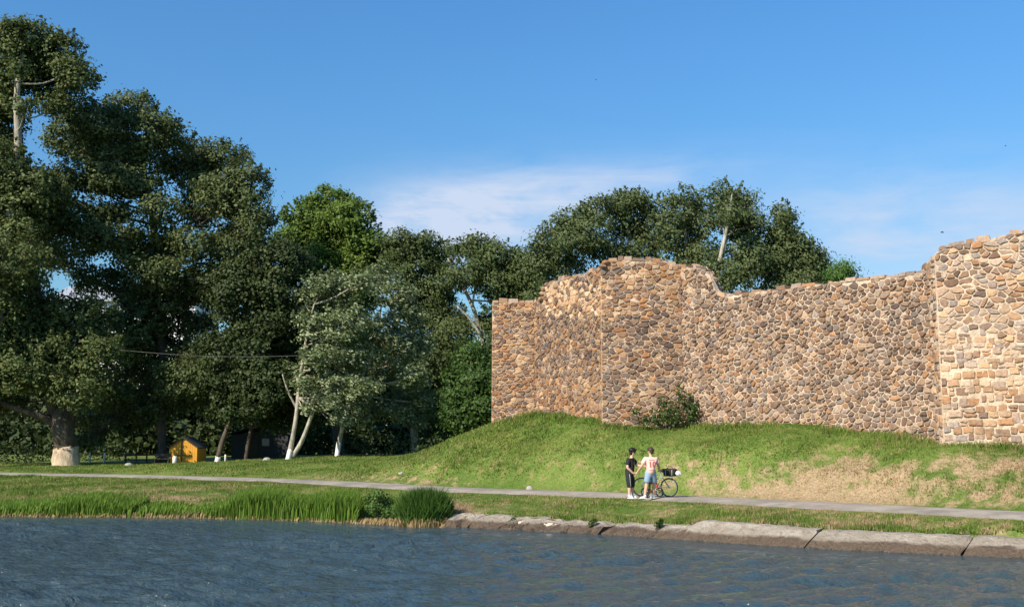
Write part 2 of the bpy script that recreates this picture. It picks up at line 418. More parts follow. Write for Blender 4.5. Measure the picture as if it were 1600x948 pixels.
def tps_fit(P, lam=.02):
    n = len(P); S = P[:, :2] / 20.0
    d2 = ((S[:, None] - S[None]) ** 2).sum(-1); K = .5 * d2 * np.log(d2 + 1e-12) + lam * np.eye(n) * .05
    A = np.zeros((n + 3, n + 3)); A[:n, :n] = K; A[:n, n] = 1; A[:n, n + 1:] = S; A[n, :n] = 1; A[n + 1:, :n] = S.T
    return np.linalg.solve(A, np.concatenate([P[:, 2], np.zeros(3)])), S
TW, TS = tps_fit(CT)
def tps(x, y):
    x = np.asarray(x, float).ravel(); y = np.asarray(y, float).ravel(); out = np.empty(len(x))
    for i in range(0, len(x), 20000):
        sx = x[i:i + 20000] / 20; sy = y[i:i + 20000] / 20
        d2 = (sx[:, None] - TS[None, :, 0]) ** 2 + (sy[:, None] - TS[None, :, 1]) ** 2
        out[i:i + 20000] = (.5 * d2 * np.log(d2 + 1e-12)) @ TW[:-3] + TW[-3] + TW[-2] * sx + TW[-1] * sy
    return out
def ground_z(x, y):
    shp = np.shape(x); x = np.asarray(x, float).ravel(); y = np.asarray(y, float).ravel()
    far = np.maximum(np.maximum(np.abs(x + 5) - 60, 0), np.maximum(y - 110, 0)) / 40
    far = np.clip(far, 0, 1); far = far * far * (3 - 2 * far)
    z = tps(np.clip(x, -100, 90), np.clip(y, 10, 140))
    z = np.clip(z, -2, 4.2)
    de, se = pl_dist(x, y, EPL); d = de * se
    z = z * (1 - far) + far * .7
    dp, _ = pl_dist(x, y, PPL)
    und = .035 * np.sin(x * 1.3 + 2 * np.sin(y * .7)) * np.sin(y * 1.1 + x * .4) + .02 * np.sin(x * 3.1 + y * 2.3)
    z = z + und * np.clip((dp - PW) / 1.5, 0, 1) * np.clip(d / 2, 0, 1)
    zp = np.interp(x, PPL[:, 0], [p.z for p in PCV]) - .05; wq = np.clip(1 - (dp - PW - .1) / 1.3, 0, 1); wq = wq * wq * (3 - 2 * wq); z = z * (1 - wq) + zp * wq
    z = np.minimum(z, WZ + .06 + d * 1.1)
    qx, _q = to_px(x, y, np.full_like(x, -.4)); z = np.where((qx > 694) & (d < .95) & (y < 60) & (y > 5), z - .30, z)
    z = np.maximum(z, -3.0)
    return z.reshape(shp)
def gz(x, y): return float(ground_z(np.array([x]), np.array([y]))[0])
def dry_at(x, y, z):
    px, py = to_px(x, y, z)
    def bump2(cx, cy, rx, ry, p=2): return np.exp(-((np.abs(px - cx) / rx) ** p + (np.abs(py - cy) / ry) ** p))
    d = .16 * np.ones_like(x)
    d += .44 * bump2(1440, 752, 270, 40, 4) + .35 * bump2(1620, 720, 130, 16, 2) + .35 * bump2(1250, 770, 120, 26, 2)
    d += .30 * bump2(1040, 740, 90, 22) + .32 * bump2(600, 748, 110, 9) + .35 * bump2(1420, 818, 170, 6) + .20 * bump2(950, 660, 40, 10)
    d += .45 * bump2(262, 790, 75, 22) + .14 * bump2(300, 765, 200, 14) + .08 * bump2(60, 765, 120, 12) + .5 * bump2(715, 800, 30, 20) + .25 * bump2(700, 755, 60, 8)
    d += .14 * ((px > 700) & (py > 775))
    d -= .28 * bump2(860, 670, 110, 28) + .25 * bump2(1200, 672, 180, 16) + .15 * bump2(250, 733, 300, 7) + .15 * bump2(1430, 708, 40, 9)
    return np.clip(d, 0, 1)
def axis_grid(parts):
    out = []
    for a, b, s in parts: out += list(np.arange(a, b, s))
    out.append(parts[-1][1]); return np.array(out)
gx = axis_grid([(-1500, -200, 130), (-200, -60, 14), (-60, -34, 1.6), (-34, 22, .42), (22, 40, 1.5), (40, 200, 12), (200, 1500, 130)])
gy = axis_grid([(-600, 0, 100), (0, 22, 5.5), (22, 62, .38), (62, 90, .9), (90, 140, 5), (140, 300, 20), (300, 2000, 170)])
GX, GY = np.meshgrid(gx, gy); GZ = ground_z(GX, GY)
V = np.stack([GX.ravel(), GY.ravel(), GZ.ravel()], 1); nx, ny = len(gx), len(gy)
idx = np.arange(nx * ny).reshape(ny, nx)
F = np.stack([idx[:-1, :-1].ravel(), idx[:-1, 1:].ravel(), idx[1:, 1:].ravel(), idx[1:, :-1].ravel()], 1)
ground = link_mesh('ground', np_mesh('ground', V, F, {'dry': dry_at(V[:, 0], V[:, 1], V[:, 2])}, True), M['ground']); tag(ground, 'grassy river bank and mound below the old stone wall', kind='structure')
# path
pv = []; pf = []; cross = [-PW, -PW * .5, 0, PW * .5, PW]
pc = catmull(PATH, 24)
for i, p in enumerate(pc):
    d = (pc[min(i + 1, len(pc) - 1)] - pc[max(i - 1, 0)]).normalized(); nn = Vector((-d.y, d.x, 0))
    for s in cross:
        j = 1 + .08 * math.sin(i * .9 + s) + .07 * math.sin(i * 2.3 + 2 * s) if abs(s) == PW else 1
        q = p + nn * s * j; pv.append((q.x, q.y, p.z + .035 - (.09 if abs(s) == PW else 0)))
for i in range(len(pc) - 1):
    for k in range(4): a = i * 5 + k; pf.append((a, a + 1, a + 6, a + 5))
path = link_mesh('path', np_mesh('path', pv, pf, smooth=True), M['asphalt']); tag(path, 'grey asphalt footpath along the river', kind='structure')
# water
wx = axis_grid([(-900, -60, 120), (-60, -24, 1.0), (-24, 17, .115), (17, 60, 1.2), (60, 900, 120)]); wy = axis_grid([(-600, -20, 100), (-20, 17, 2), (17, 44, .09), (44, 50, 1), (50, 51, 1)])
WX, WY = np.meshgrid(wx, wy); H = np.zeros_like(WX); rs = np.random.default_rng(3)
warp = .5 * np.sin(WX * .35 + 1.1 * np.sin(WY * .23)) + .4 * np.sin(WY * .41 + WX * .17)
for k in range(46):
    lam = .40 * (5.0 ** rs.random()); th = rad(-78) + rs.normal() * .48
    kx, ky = math.cos(th) * 2 * math.pi / lam, math.sin(th) * 2 * math.pi / lam
    ph = kx * WX + ky * WY + rs.random() * 6.28 + warp * (.5 + .6 * rs.random())
    s = np.sin(ph); H += lam ** .9 * .0108 * (s + .35 * np.cos(2 * ph))
env = .75 + .35 * np.sin(WX * .31 + WY * .2) * np.sin(WY * .37 - WX * .11)
fade = np.clip((WX + 40) / 10, 0, 1) * np.clip((30 - WX) / 8, 0, 1) * np.clip((WY - 12) / 4, 0, 1)
dw, sw_ = pl_dist(WX, WY, EPL); H = H * env * fade * np.clip(-dw * sw_ / 4.0, .12, 1)
V = np.stack([WX.ravel(), WY.ravel(), (WZ + H).ravel()], 1); nx, ny = len(wx), len(wy); idx = np.arange(nx * ny).reshape(ny, nx)
F = np.stack([idx[:-1, :-1].ravel(), idx[:-1, 1:].ravel(), idx[1:, 1:].ravel(), idx[1:, :-1].ravel()], 1)
# keep only cells that are on the river side of the bank
cx = V[F].mean(1); de, se = pl_dist(cx[:, 0], cx[:, 1], EPL); F = F[(de * se) < 1.2]
water = link_mesh('water', np_mesh('water', V, F, smooth=True), M['water']); tag(water, 'choppy dark blue river', kind='structure')

# ------------------------------------------------------------------ concrete bank slabs
def slab(px0, px1, y0, y1, label, rough=.05, seed=0, rise=None):
    r = random.Random(seed); n = max(5, int((px1 - px0) / 8)); mb = MB(); rows = []
    for i in range(n + 1):
        px = px0 + (px1 - px0) * i / n; ty = y0 + (y1 - y0) * i / n
        e, nrm, z = slab_section(px, ty)
        j = lambda s=1: (r.random() - .5) * rough * 1.5 * s
        endk = .10 if i in (0, n) else 0
        prof = [(-.12 + j(), -1.5), (-.06 + j(2), WZ + .02 + j()), (.14 + j(2), WZ + (z - WZ) * .48 + j(1.4)), (.49 + j(1.0), z - .018 + j(.5) - endk * .4), (.56 + j(), z + .005 + j(.5) - endk * .5), (.86, z + .015 + j(.5) - endk * .5), (1.05, z - .35), (1.0, -1.5)]
        dd = edge_at(px)[1]; rows.append([e + nrm * a + dd * (-.62 * (z - max(b, WZ - .2)) + (j(1.2) if i in (0, n) else 0)) + Vector((0, 0, b - e.z)) for a, b in prof])
    k = len(rows[0]); vs = [q for row in rows for q in row]; fs = []
    for i in range(n):
        for a in range(k - 1): fs.append((i * k + a, (i + 1) * k + a, (i + 1) * k + a + 1, i * k + a + 1))
    fs.append(tuple(range(k - 1, -1, -1))); fs.append(tuple(n * k + a for a in range(k)))
    mb.add(vs, fs); o = mb.build('concrete_slab', M['concrete'], smooth=False)
    tag(o, label, 'concrete slab', 'concrete slabs edging the river'); return o
slab(700, 741, 801, 803.5, 'low crumbling grey concrete slab beside the dark rounded reed clump', .09, 1)
slab(742.5, 788, 803.5, 807, 'short pale concrete slab split by a gap, second beside the reed clump', .07, 2)
slab(790, 868, 807, 812.5, 'broken concrete slab with bright pale stones showing along its top', .10, 3)
slab(869, 946, 812.5, 817.5, 'weedy low concrete slab at the water left of the two people', .08, 4)
slab(949, 1073, 817.5, 822, 'thin low concrete slab directly below the two people', .045, 5)
slab(1076, 1272, 812.5, 827.5, 'tall sloping concrete slab with a slanted left end right of the people', .028, 6)
slab(1276, 1519, 828, 838, 'longest sloping concrete slab between the two black cracks', .028, 7)
slab(1523, 2050, 837, 869, 'concrete slab with small cracks at the right edge of the photo', .028, 8)
rs = random.Random(4)
for k, (px, py) in enumerate([(797, 811), (806, 812), (815, 811.5), (824, 813), (833, 813), (842, 814.5), (851, 815), (860, 816)]):
    e, nrm, z = slab_section(px, py); q = e + nrm * .36
    mb = MB(); mb.ball((q.x, q.y, z - .10), (.10 + .05 * rs.random(), .09, .08), 7, 5, noise=.5, seed=k)
    o = mb.build('bank_stone', simple('pale_bank_stone', (.62, .52, .40), .9, .15, 9, .02) if k == 0 else bpy.data.materials['pale_bank_stone'])
    tag(o, 'pale broken stone on the crumbled concrete edge by the river', 'stone', 'pale stones on the crumbled river edge')

# ------------------------------------------------------------------ stone walls
def clip(poly, nx_, ny_, c):
    out = []; n = len(poly)
    for i in range(n):
        a = poly[i]; b = poly[(i + 1) % n]; da = a[0] * nx_ + a[1] * ny_ - c; db = b[0] * nx_ + b[1] * ny_ - c
        if da <= 0: out.append(a)
        if (da < 0 < db) or (db < 0 < da):
            f = da / (da - db); out.append((a[0] + (b[0] - a[0]) * f, a[1] + (b[1] - a[1]) * f))
    return out
def area(poly): return .5 * abs(sum(poly[i][0] * poly[(i + 1) % len(poly)][1] - poly[(i + 1) % len(poly)][0] * poly[i][1] for i in range(len(poly))))
def chaikin(poly, r):
    out = []; n = len(poly)
    for i in range(n):
        a = poly[i]; b = poly[(i + 1) % n]
        out.append((a[0] + (b[0] - a[0]) * r, a[1] + (b[1] - a[1]) * r)); out.append((b[0] + (a[0] - b[0]) * r, b[1] + (a[1] - b[1]) * r))
    return out
def lerp_prof(prof, u):
    xs = [q[0] for q in prof]; ys = [q[1] for q in prof]; return float(np.interp(u, xs, ys))
class Face:
    """vertical wall face from plan point a to b; the outside lies to the right of a->b when seen from above the wall (towards the camera)"""
    def __init__(self, a, b, zb, zt, thick, batter=0.0):
        self.a, self.b = Vector(a), Vector(b); self.L = (self.b - self.a).length; self.d = (self.b - self.a).normalized()
        self.n = Vector((self.d.y, -self.d.x)); self.zb, self.zt = zb, zt; self.T = thick; self.bat = batter
        self.z0 = min(q[1] for q in zb); self.Tf = None
    def pt(self, u, z, out):
        o = out - self.bat * (z - self.z0)
        q = self.a + self.d * u + self.n * o; return Vector((q.x, q.y, z))
    def core(self, mb, ends=True):
        rr_ = random.Random(int(self.L * 1000)); nU = max(3, int(self.L / .13)); us = [self.L * i / nU for i in range(nU + 1)]
        nz = 46; rows = []
        for u in us:
            b = lerp_prof(self.zb, u) - .8; tpz = lerp_prof(self.zt, u) - .03 + .03 * math.sin(u * 7.1)
            col = [self.pt(u, b + (tpz - b) * k / nz, (rr_.random() ** 1.5 * .052 - .012) if 0 < u < self.L else 0) for k in range(nz + 1)]
            bk = [self.pt(u, b + (tpz - b) * k / nz, -(self.Tf(u) if self.Tf else self.T) + (.14 * (rr_.random() - .5) if self.T > .5 and not (self.Tf and u < 2.2) else 0)) for k in (nz, nz * .5, 0)]
            rows.append(col + bk)
        k = len(rows[0]); vs = [q for r_ in rows for q in r_]; fs = []
        for i in range(nU):
            for a in range(k - 1): fs.append((i * k + a, (i + 1) * k + a, (i + 1) * k + a + 1, i * k + a + 1))
        fs.append(tuple(range(k - 1, -1, -1))); fs.append(tuple(nU * k + a for a in range(k)))
        mb.add(vs, fs)
    def cells_voronoi(self, sw, sh, mort, rnd, jitter=.85, elong=None):
        z1 = max(q[1] for q in self.zt); z0 = self.z0 - .25
        cols = int(self.L / sw) + 2; rows = int((z1 - z0) / sh) + 2; pts = {}
        for r_ in range(-1, rows + 1):
            for c_ in range(-1, cols + 1):
                pts[(r_, c_)] = ((c_ + .5 + (.5 if r_ % 2 else 0) + (rnd.random() - .5) * jitter) * sw - .3 * sw, z0 + (r_ + .5 + (rnd.random() - .5) * jitter) * sh)
        # drop some seeds so that big stones appear between small ones
        for kk in list(pts):
            if rnd.random() < .16: del pts[kk]
        for kk in list(pts):
            if rnd.random() < .12: pts[(kk[0] + .5, kk[1] + .5)] = (pts[kk][0] + sw * .45, pts[kk][1] + sh * .3)
        out = []
        ks = list(pts)
        for (r_, c_), p0 in pts.items():
            if not (-.6 * sw < p0[0] < self.L + .6 * sw): continue
            top = lerp_prof(self.zt, p0[0])
            if p0[1] > top - .04 or p0[1] < lerp_prof(self.zb, p0[0]) - .3: continue
            poly = [(p0[0] - sw * 1.3, p0[1] - sh * 1.3), (p0[0] + sw * 1.3, p0[1] - sh * 1.3), (p0[0] + sw * 1.3, p0[1] + sh * 1.3), (p0[0] - sw * 1.3, p0[1] + sh * 1.3)]
            m_ = mort * (.6 + .8 * rnd.random())
            for dr in np.arange(-3, 3.5, .5):
                for dc in np.arange(-3, 3.5, .5):
                    q = pts.get((r_ + dr, c_ + dc))
                    if q is None or (dr == 0 and dc == 0): continue
                    # anisotropic metric
                    ax, ay = (q[0] - p0[0]) / sw ** 2, (q[1] - p0[1]) / sh ** 2
                    mx, my = (q[0] + p0[0]) / 2, (q[1] + p0[1]) / 2; L = math.hypot(ax, ay)
                    ax /= L; ay /= L; poly = clip(poly, ax, ay, ax * mx + ay * my - m_)
                    if len(poly) < 3: break
                if len(poly) < 3: break
            if len(poly) >= 3: out.append(self.trim(poly))
        return [q for q in out if len(q) >= 3 and area(q) > sw * sh * .12]
    def trim(self, poly):
        poly = clip(poly, 1, 0, self.L - .01); poly = clip(poly, -1, 0, -.01) if len(poly) > 2 else poly
        if len(poly) < 3: return []
        u = sum(q[0] for q in poly) / len(poly); z0 = lerp_prof(self.zt, u); dz = (lerp_prof(self.zt, u + .1) - lerp_prof(self.zt, u - .1)) / .2
        dz = max(-1.5, min(1.5, dz)); L = math.hypot(dz, 1)
        return clip(poly, -dz / L, 1 / L, (-dz * u + z0 - .02) / L)
    def cells_coursed(self, wr, hr, mort, rnd):
        z = self.z0 - .2; z1 = max(q[1] for q in self.zt); out = []; row = 0
        while z < z1:
            h = hr[0] + (hr[1] - hr[0]) * rnd.random(); u = -rnd.random() * wr[0]
            while u < self.L:
                wd = wr[0] + (wr[1] - wr[0]) * rnd.random() ** 1.3
                if rnd.random() < .16: stack = [(z, z + h * .45), (z + h * .5, z + h)]
                else: stack = [(z, z + h)]
                for (za, zb_) in stack:
                    m_ = mort * (.6 + .9 * rnd.random()); jt = lambda s: (rnd.random() - .5) * s
                    hh = zb_ - za; w2 = u + wd
                    wob = .05 * math.sin(u * 1.7 + row * 2.1) + .04 * math.sin(u * 4.3 + row)
                    poly = [(u + m_ + jt(.05), za + m_ + wob + jt(.04)), ((u + w2) / 2 + jt(.08), za + m_ * .8 + wob + jt(.05)), (w2 - m_ + jt(.05), za + m_ + wob + jt(.04)), (w2 - m_ + jt(.05), zb_ - m_ + wob + jt(.05)), ((u + w2) / 2 + jt(.1), zb_ - m_ * .7 + wob + jt(.06)), (u + m_ + jt(.05), zb_ - m_ + wob + jt(.05))]
                    cu, cz = (u + w2) / 2, (za + zb_) / 2
                    if u < self.L - .06 and w2 > .06 and lerp_prof(self.zb, cu) - .25 < cz < lerp_prof(self.zt, cu) - .02:
                        q = self.trim(poly)
                        if len(q) >= 3 and area(q) > .008: out.append(q)
                u += wd
            z += h; row += 1
        return out
    def stone_mesh(self, poly, rnd, proud):
        if len(poly) < 8:
            q = []
            for i in range(len(poly)):
                a, b = poly[i], poly[(i + 1) % len(poly)]; L = math.hypot(b[0] - a[0], b[1] - a[1]); q.append(a)
                if L > .13: f = .35 + .3 * rnd.random(); o = (rnd.random() - .62) * .16 * L; q.append((a[0] + (b[0] - a[0]) * f - (b[1] - a[1]) / L * -o, a[1] + (b[1] - a[1]) * f + (b[0] - a[0]) / L * -o))
            poly = q
        poly = chaikin(poly, .25); n = len(poly); cu = sum(q[0] for q in poly) / n; cz = sum(q[1] for q in poly) / n
        h = proud * (.55 + .95 * rnd.random()); tilt = ((rnd.random() - .5) * .05, (rnd.random() - .5) * .05)
        vs = []
        for u, z in poly: vs.append(self.pt(u, z, -.03))
        for u, z in poly: vs.append(self.pt(cu + (u - cu) * .98, cz + (z - cz) * .98, h * .55 + tilt[0] * (u - cu) + tilt[1] * (z - cz)))
        for u, z in poly:
            s = .74 + .10 * rnd.random(); vs.append(self.pt(cu + (u - cu) * s, cz + (z - cz) * s, h + (rnd.random() - .5) * .012 + 1.6 * (tilt[0] * (u - cu) + tilt[1] * (z - cz))))
        vs.append(self.pt(cu, cz, h * 1.08 + (rnd.random() - .5) * .015)); fs = []
        for i in range(n):
            j = (i + 1) % n; fs.append((i, j, n + j)); fs.append((i, n + j, n + i)); fs.append((n + i, n + j, 2 * n + j)); fs.append((n + i, 2 * n + j, 2 * n + i)); fs.append((2 * n + i, 2 * n + j, 3 * n))
        return vs, fs, cu, cz
PAL = dict(
    brown=[(.30, .215, .135), (.25, .175, .115), (.36, .26, .165), (.20, .145, .10), (.33, .265, .195), (.42, .32, .21), (.27, .225, .17), (.22, .175, .135), (.38, .24, .13), (.30, .25, .20)],
    orange=[(.46, .28, .13), (.40, .225, .105), (.52, .36, .19), (.36, .25, .15), (.29, .20, .13), (.56, .43, .26), (.24, .165, .11), (.44, .30, .16), (.33, .19, .10)],
    dark=[(.18, .135, .10), (.24, .18, .13), (.14, .11, .09), (.30, .22, .145), (.36, .27, .17), (.20, .17, .14), (.27, .19, .12)],
    tower=[(.40, .29, .175), (.47, .35, .22), (.36, .255, .155), (.30, .215, .14), (.44, .35, .245), (.38, .33, .26), (.52, .41, .275), (.42, .26, .135), (.33, .29, .24), (.25, .185, .13), (.46, .38, .28)],
    pale=[(.62, .47, .28), (.58, .42, .24), (.66, .53, .35), (.52, .38, .22), (.40, .28, .16)])
for k_ in PAL: PAL[k_] = [(a * .80, b * .70, c * .715) for a, b, c in PAL[k_]]
for k_ in ('tower', 'pale'): PAL[k_] = [(a * 1.15, b * 1.15, c * 1.14) for a, b, c in PAL[k_]]
def build_stones(thing, faces_cells, palette_fn, seed, proud=.05):
    rnd = random.Random(seed); items = []
    for face, cells in faces_cells:
        for poly in cells:
            vs, fs, cu, cz = face.stone_mesh(poly, rnd, proud)
            c3 = face.pt(cu, cz, 0); vis = max(0.0, -(Vector((face.n.x, face.n.y, 0)).dot((c3 - Vector((0, 0, CAMZ))).normalized()))) * area(poly) / c3.length ** 2
            px, py = to_px(c3.x, c3.y, c3.z)
            if px > 1625: vis = 0
            col = palette_fn(float(px), float(py), rnd); k = .87 + .30 * rnd.random(); k2 = 1 + (rnd.random() - .5) * .12
            items.append((vis, vs, fs, (col[0] * k * k2, col[1] * k, col[2] * k / k2)))
    items.sort(key=lambda q: -q[0])
    rest = MB()
    for i, (vis, vs, fs, col) in enumerate(items):
        if i < 300 and vis > 0:
            mb = MB(); mb.add(vs, fs, col); mb.build('stone', M['stone'], thing)
        else: rest.add(vs, fs, col)
    if rest.v:
        o = rest.build('small_stones', M['stone'], thing); o['kind'] = 'stuff'
def capstones(thing, face, seed, u0=0, u1=None, wid=(.25, .6), hgt=(.02, .19)):
    rnd = random.Random(seed); u = u0; u1 = u1 or face.L
    while u < u1:
        if rnd.random() < .14: u += .2 + .2 * rnd.random(); continue
        wd = wid[0] + (wid[1] - wid[0]) * rnd.random(); wd = min(wd, max(.15, u1 - u)); uc = u + wd / 2; h = hgt[0] + (hgt[1] - hgt[0]) * rnd.random()
        z0 = min(lerp_prof(face.zt, uc), lerp_prof(face.zt, uc - wd / 2), lerp_prof(face.zt, uc + wd / 2)) - .05; sl = (lerp_prof(face.zt, uc + .15) - lerp_prof(face.zt, uc - .15)) / .3; sl = max(-.5, min(.5, sl)); mb = MB()
        col = rnd.choice(PAL['tower']); kk = .75 + .3 * rnd.random(); col = tuple(q * kk for q in col)
        d0 = .02 + .03 * rnd.random(); d1 = -.45 - .3 * rnd.random(); g = .012
        top = z0 + h + .05; vs = []
        for zz, sh in ((z0, 0), (top, .02)):
            for uu, dd in ((-wd / 2 + g + sh, d0 - sh), (wd / 2 - g - sh, d0 - sh), (wd / 2 - g - sh, d1 + sh), (-wd / 2 + g + sh, d1 + sh)):
                vs.append(face.pt(uc + uu + (rnd.random() - .5) * .03, zz + sl * uu + (rnd.random() - .5) * .02, dd + (rnd.random() - .5) * .02))
        mb.add(vs, [(0, 3, 2, 1), (4, 5, 6, 7), (0, 1, 5, 4), (1, 2, 6, 5), (2, 3, 7, 6), (3, 0, 4, 7)], col)
        mb.build('capstone', M['stone'], thing)
        u += wd
def face_prof(a, b, pts, L=None):
    """list of (px, py): picture outline along plan segment a-b turned into (u, z)"""
    a = Vector(a); b = Vector(b); d = (b - a); L = d.length; d.normalize(); out = []
    for px, py in pts:
        dx = (px - 800) / FPX; dy = (474 - py) / FPX
        r = Vector((dx, math.cos(PITCH) - math.sin(PITCH) * dy))
        # a + u d = s r
        det = d.x * (-r.y) - d.y * (-r.x); u = ((-a.x) * (-r.y) - (-a.y) * (-r.x)) / det
        s = ((a + d * u).y) / r.y
        out.append((max(-.2, min(L + .2, u)), CAMZ + (math.sin(PITCH) + math.cos(PITCH) * dy) * s))
    return out
# 1. far left wall end
wall_l = empty('ruined_wall', (A0.x, A0.y, 2.8)); tag(wall_l, 'low orange brown rubble wall end at the left of the ruin above the mound', 'stone wall', 'ruined fortress walls')
fA = Face(A0, A1, face_prof(A0, A1, [(766, 664), (800, 655), (838, 648)]), face_prof(A0, A1, [(770, 470), (800, 471), (838, 471)]), 1.3, .015)
fA2 = Face(A1, A2 + (A2 - A1).normalized() * .5, face_prof(A1, A2, [(836, 648), (885, 645), (925, 648), (948, 650)]), face_prof(A1, A2, [(836, 471), (845, 469), (849, 450), (858, 442), (880, 436), (920, 426), (940, 419), (948, 412)]), 1.3)
back_l = A0 + Vector((.35, 2.6))
fAs = Face(back_l, A0 + Vector((.03, .14)), [(0, 1.6), (2.7, 2.6)], [(0, fA.zt[0][1] - .1), (2.7, fA.zt[0][1])], 1.0, .01)
mb = MB(); fA.core(mb); fA2.core(mb); fAs.core(mb); mb.build('mortar_core', M['mortar'], wall_l)
rnd = random.Random(21)
def pal_l(px, py, r):
    if py < 432 + 62 and px > 846 and py > 440 and r.random() < .62: return r.choice(PAL['pale'])
    if px > 838 and py < 590: return r.choice(PAL['dark'] if r.random() < .72 else PAL['orange'])
    return r.choice(PAL['orange'] if r.random() < .72 else PAL['brown'])
build_stones(wall_l, [(fA, fA.cells_voronoi(.29, .155, .012, rnd, .8)), (fA2, fA2.cells_voronoi(.24, .20, .013, rnd, 1.0)), (fAs, fAs.cells_coursed((.25, .5), (.15, .25), .02, rnd))], pal_l, 31, .055)
capstones(wall_l, fA, 41); capstones(wall_l, fA2, 42, .2)
# 2. buttress tower
butt = empty('stone_buttress', (B0.x, B0.y, 2.6)); tag(butt, 'tallest part of the ruin left of centre, a rounded buttress behind the bush', 'stone tower', 'ruined fortress walls')
fB = Face(B0, B1, face_prof(B0, B1, [(938, 664), (1000, 668), (1075, 665)]), face_prof(B0, B1, [(938, 424), (944, 412), (952, 406), (985, 404), (1020, 406), (1060, 412), (1075, 415)]), 2.0, .012)
fBs = Face(B0 + Vector((.12, 2.2)), B0 + Vector((.03, .14)), [(0, 2.5), (2.2, 2.6)], [(0, fB.zt[0][1]), (2.2, fB.zt[0][1])], .8)
mb = MB(); fB.core(mb); fBs.core(mb); mb.build('mortar_core', M['mortar'], butt)
rnd = random.Random(22)
def pal_b(px, py, r):
    if 405 < py < 500 and r.random() < .45: return r.choice(PAL['pale'] if px < 1000 and r.random() < .5 else PAL['orange'])
    if 480 < py < 560 and r.random() < .5: return r.choice(PAL['dark'])
    return r.choice(PAL['brown'] if r.random() < .6 else PAL['orange'])
build_stones(butt, [(fB, fB.cells_voronoi(.31, .185, .014, rnd, .85)), (fBs, fBs.cells_coursed((.2, .5), (.15, .28), .02, rnd))], pal_b, 32, .055)
capstones(butt, fB, 43)
# 3. curtain wall
curt = empty('curtain_wall', (C0.x, C0.y, 2.6)); tag(curt, 'long pale brown rubble curtain wall between the buttress and the right tower', 'stone wall', 'ruined fortress walls')
fC = Face(C0, C1, face_prof(C0, C1, [(1060, 662), (1100, 659), (1200, 657), (1275, 660), (1350, 669), (1410, 678), (1480, 697)]), face_prof(C0, C1, [(1060, 414), (1078, 417), (1094, 420), (1106, 428), (1112, 440), (1116, 455), (1124, 461), (1200, 453), (1270, 444), (1340, 436), (1400, 430), (1455, 424), (1480, 420)]), 1.4, .01)
fC.Tf = lambda u: .16 if u < 2.0 else min(1.4, .16 + (u - 2.0) * 1.5)
mb = MB(); fC.core(mb); mb.build('mortar_core', M['mortar_pale'], curt)
rnd = random.Random(23)
def pal_c(px, py, r):
    if py < 545 and r.random() < .24: return r.choice(PAL['dark'])
    return r.choice(PAL['brown'] if r.random() < .68 else PAL['tower'])
build_stones(curt, [(fC, fC.cells_voronoi(.25, .185, .0165, rnd, .92))], pal_c, 33, .06)
capstones(curt, fC, 44, 0, None, (.2, .7), (.02, .14))
# 4. right tower
tower = empty('wall_tower', (T0.x, T0.y, 1.9)); tag(tower, 'tall square wall tower of cream coursed stones at the right edge', 'stone tower', 'ruined fortress walls')
fT = Face(T0, T1p, face_prof(T0, T1p, [(1472, 697), (1540, 702), (1600, 706), (1750, 716)]), face_prof(T0, T1p, [(1472, 392), (1476, 384), (1500, 380), (1540, 374), (1560, 370), (1565, 366), (1600, 362), (1640, 360), (1750, 352)]), 1.6, .008)
fTs = Face(T0 + Vector((.1, 1.6)), T0 + Vector((.03, .12)), [(0, 1.9), (1.6, 1.9)], [(0, fT.zt[0][1] - .35), (.6, fT.zt[0][1] - .2), (1.6, fT.zt[0][1] - .05)], 1.2)
mb = MB(); fT.core(mb); fTs.core(mb); mb.build('mortar_core', M['mortar_cream'], tower)
rnd = random.Random(24)
def pal_t(px, py, r):
    if py < 470 and r.random() < .28: return r.choice(PAL['brown'])
    return tuple(min(.8, v * 1.08) for v in r.choice(PAL['tower'] if r.random() < .85 else PAL['pale']))
def low(q): u_ = sum(v[0] for v in q) / len(q); return sum(v[1] for v in q) / len(q) < 5.5 + .35 * math.sin(u_ * 2.2) + .25 * math.sin(u_ * 5.1)
build_stones(tower, [(fT, [q for q in fT.cells_coursed((.20, .50), (.19, .30), .018, rnd) if low(q)] + [q for q in fT.cells_voronoi(.30, .20, .018, rnd, .95) if not low(q)]), (fTs, fTs.cells_coursed((.22, .5), (.18, .32), .022, rnd))], pal_t, 34, .05)
capstones(tower, fT, 45)
for k, (px, py, own, D_) in enumerate([(1090, 421, curt, 47.4), (1098, 424, curt, 47.3), (1104, 428, curt, 47.2), (1109, 435, curt, 47.2), (1112, 443, curt, 47.1), (1114, 450, curt, 47.1), (1118, 457, curt, 47.0), (1108, 428, curt, 47.5), (1114, 440, curt, 47.4), (1086, 416, curt, 47.75), (1093, 418, curt, 47.8), (1101, 421, curt, 47.8), (1110, 427, curt, 47.75), (1115, 433, curt, 47.7), (1119, 441, curt, 47.7), (1121, 449, curt, 47.6), (1124, 457, curt, 47.4), (1088, 417, curt, 47.7), (1098, 421, curt, 47.7), (1105, 424, curt, 47.7), (1112, 430, curt, 47.6), (1117, 437, curt, 47.6), (1120, 445, curt, 47.6), (1122, 453, curt, 47.5), (1126, 460, curt, 47.3), (1108, 430, curt, 47.4),
        (845, 467, wall_l, 53.4), (848, 459, wall_l, 53.3), (850, 451, wall_l, 53.3), (855, 445, wall_l, 53.2), (942, 416, butt, 48), (947, 410, butt, 48)]):
    q = at(px, py, D_); mb = MB(); mb.ball(q, (.19, .2, .11), 7, 5, noise=.5, seed=80 + k); col = random.choice(PAL['tower']); mb.c = [col] * len(mb.v)
    mb.build('stone', M['stone'], own)
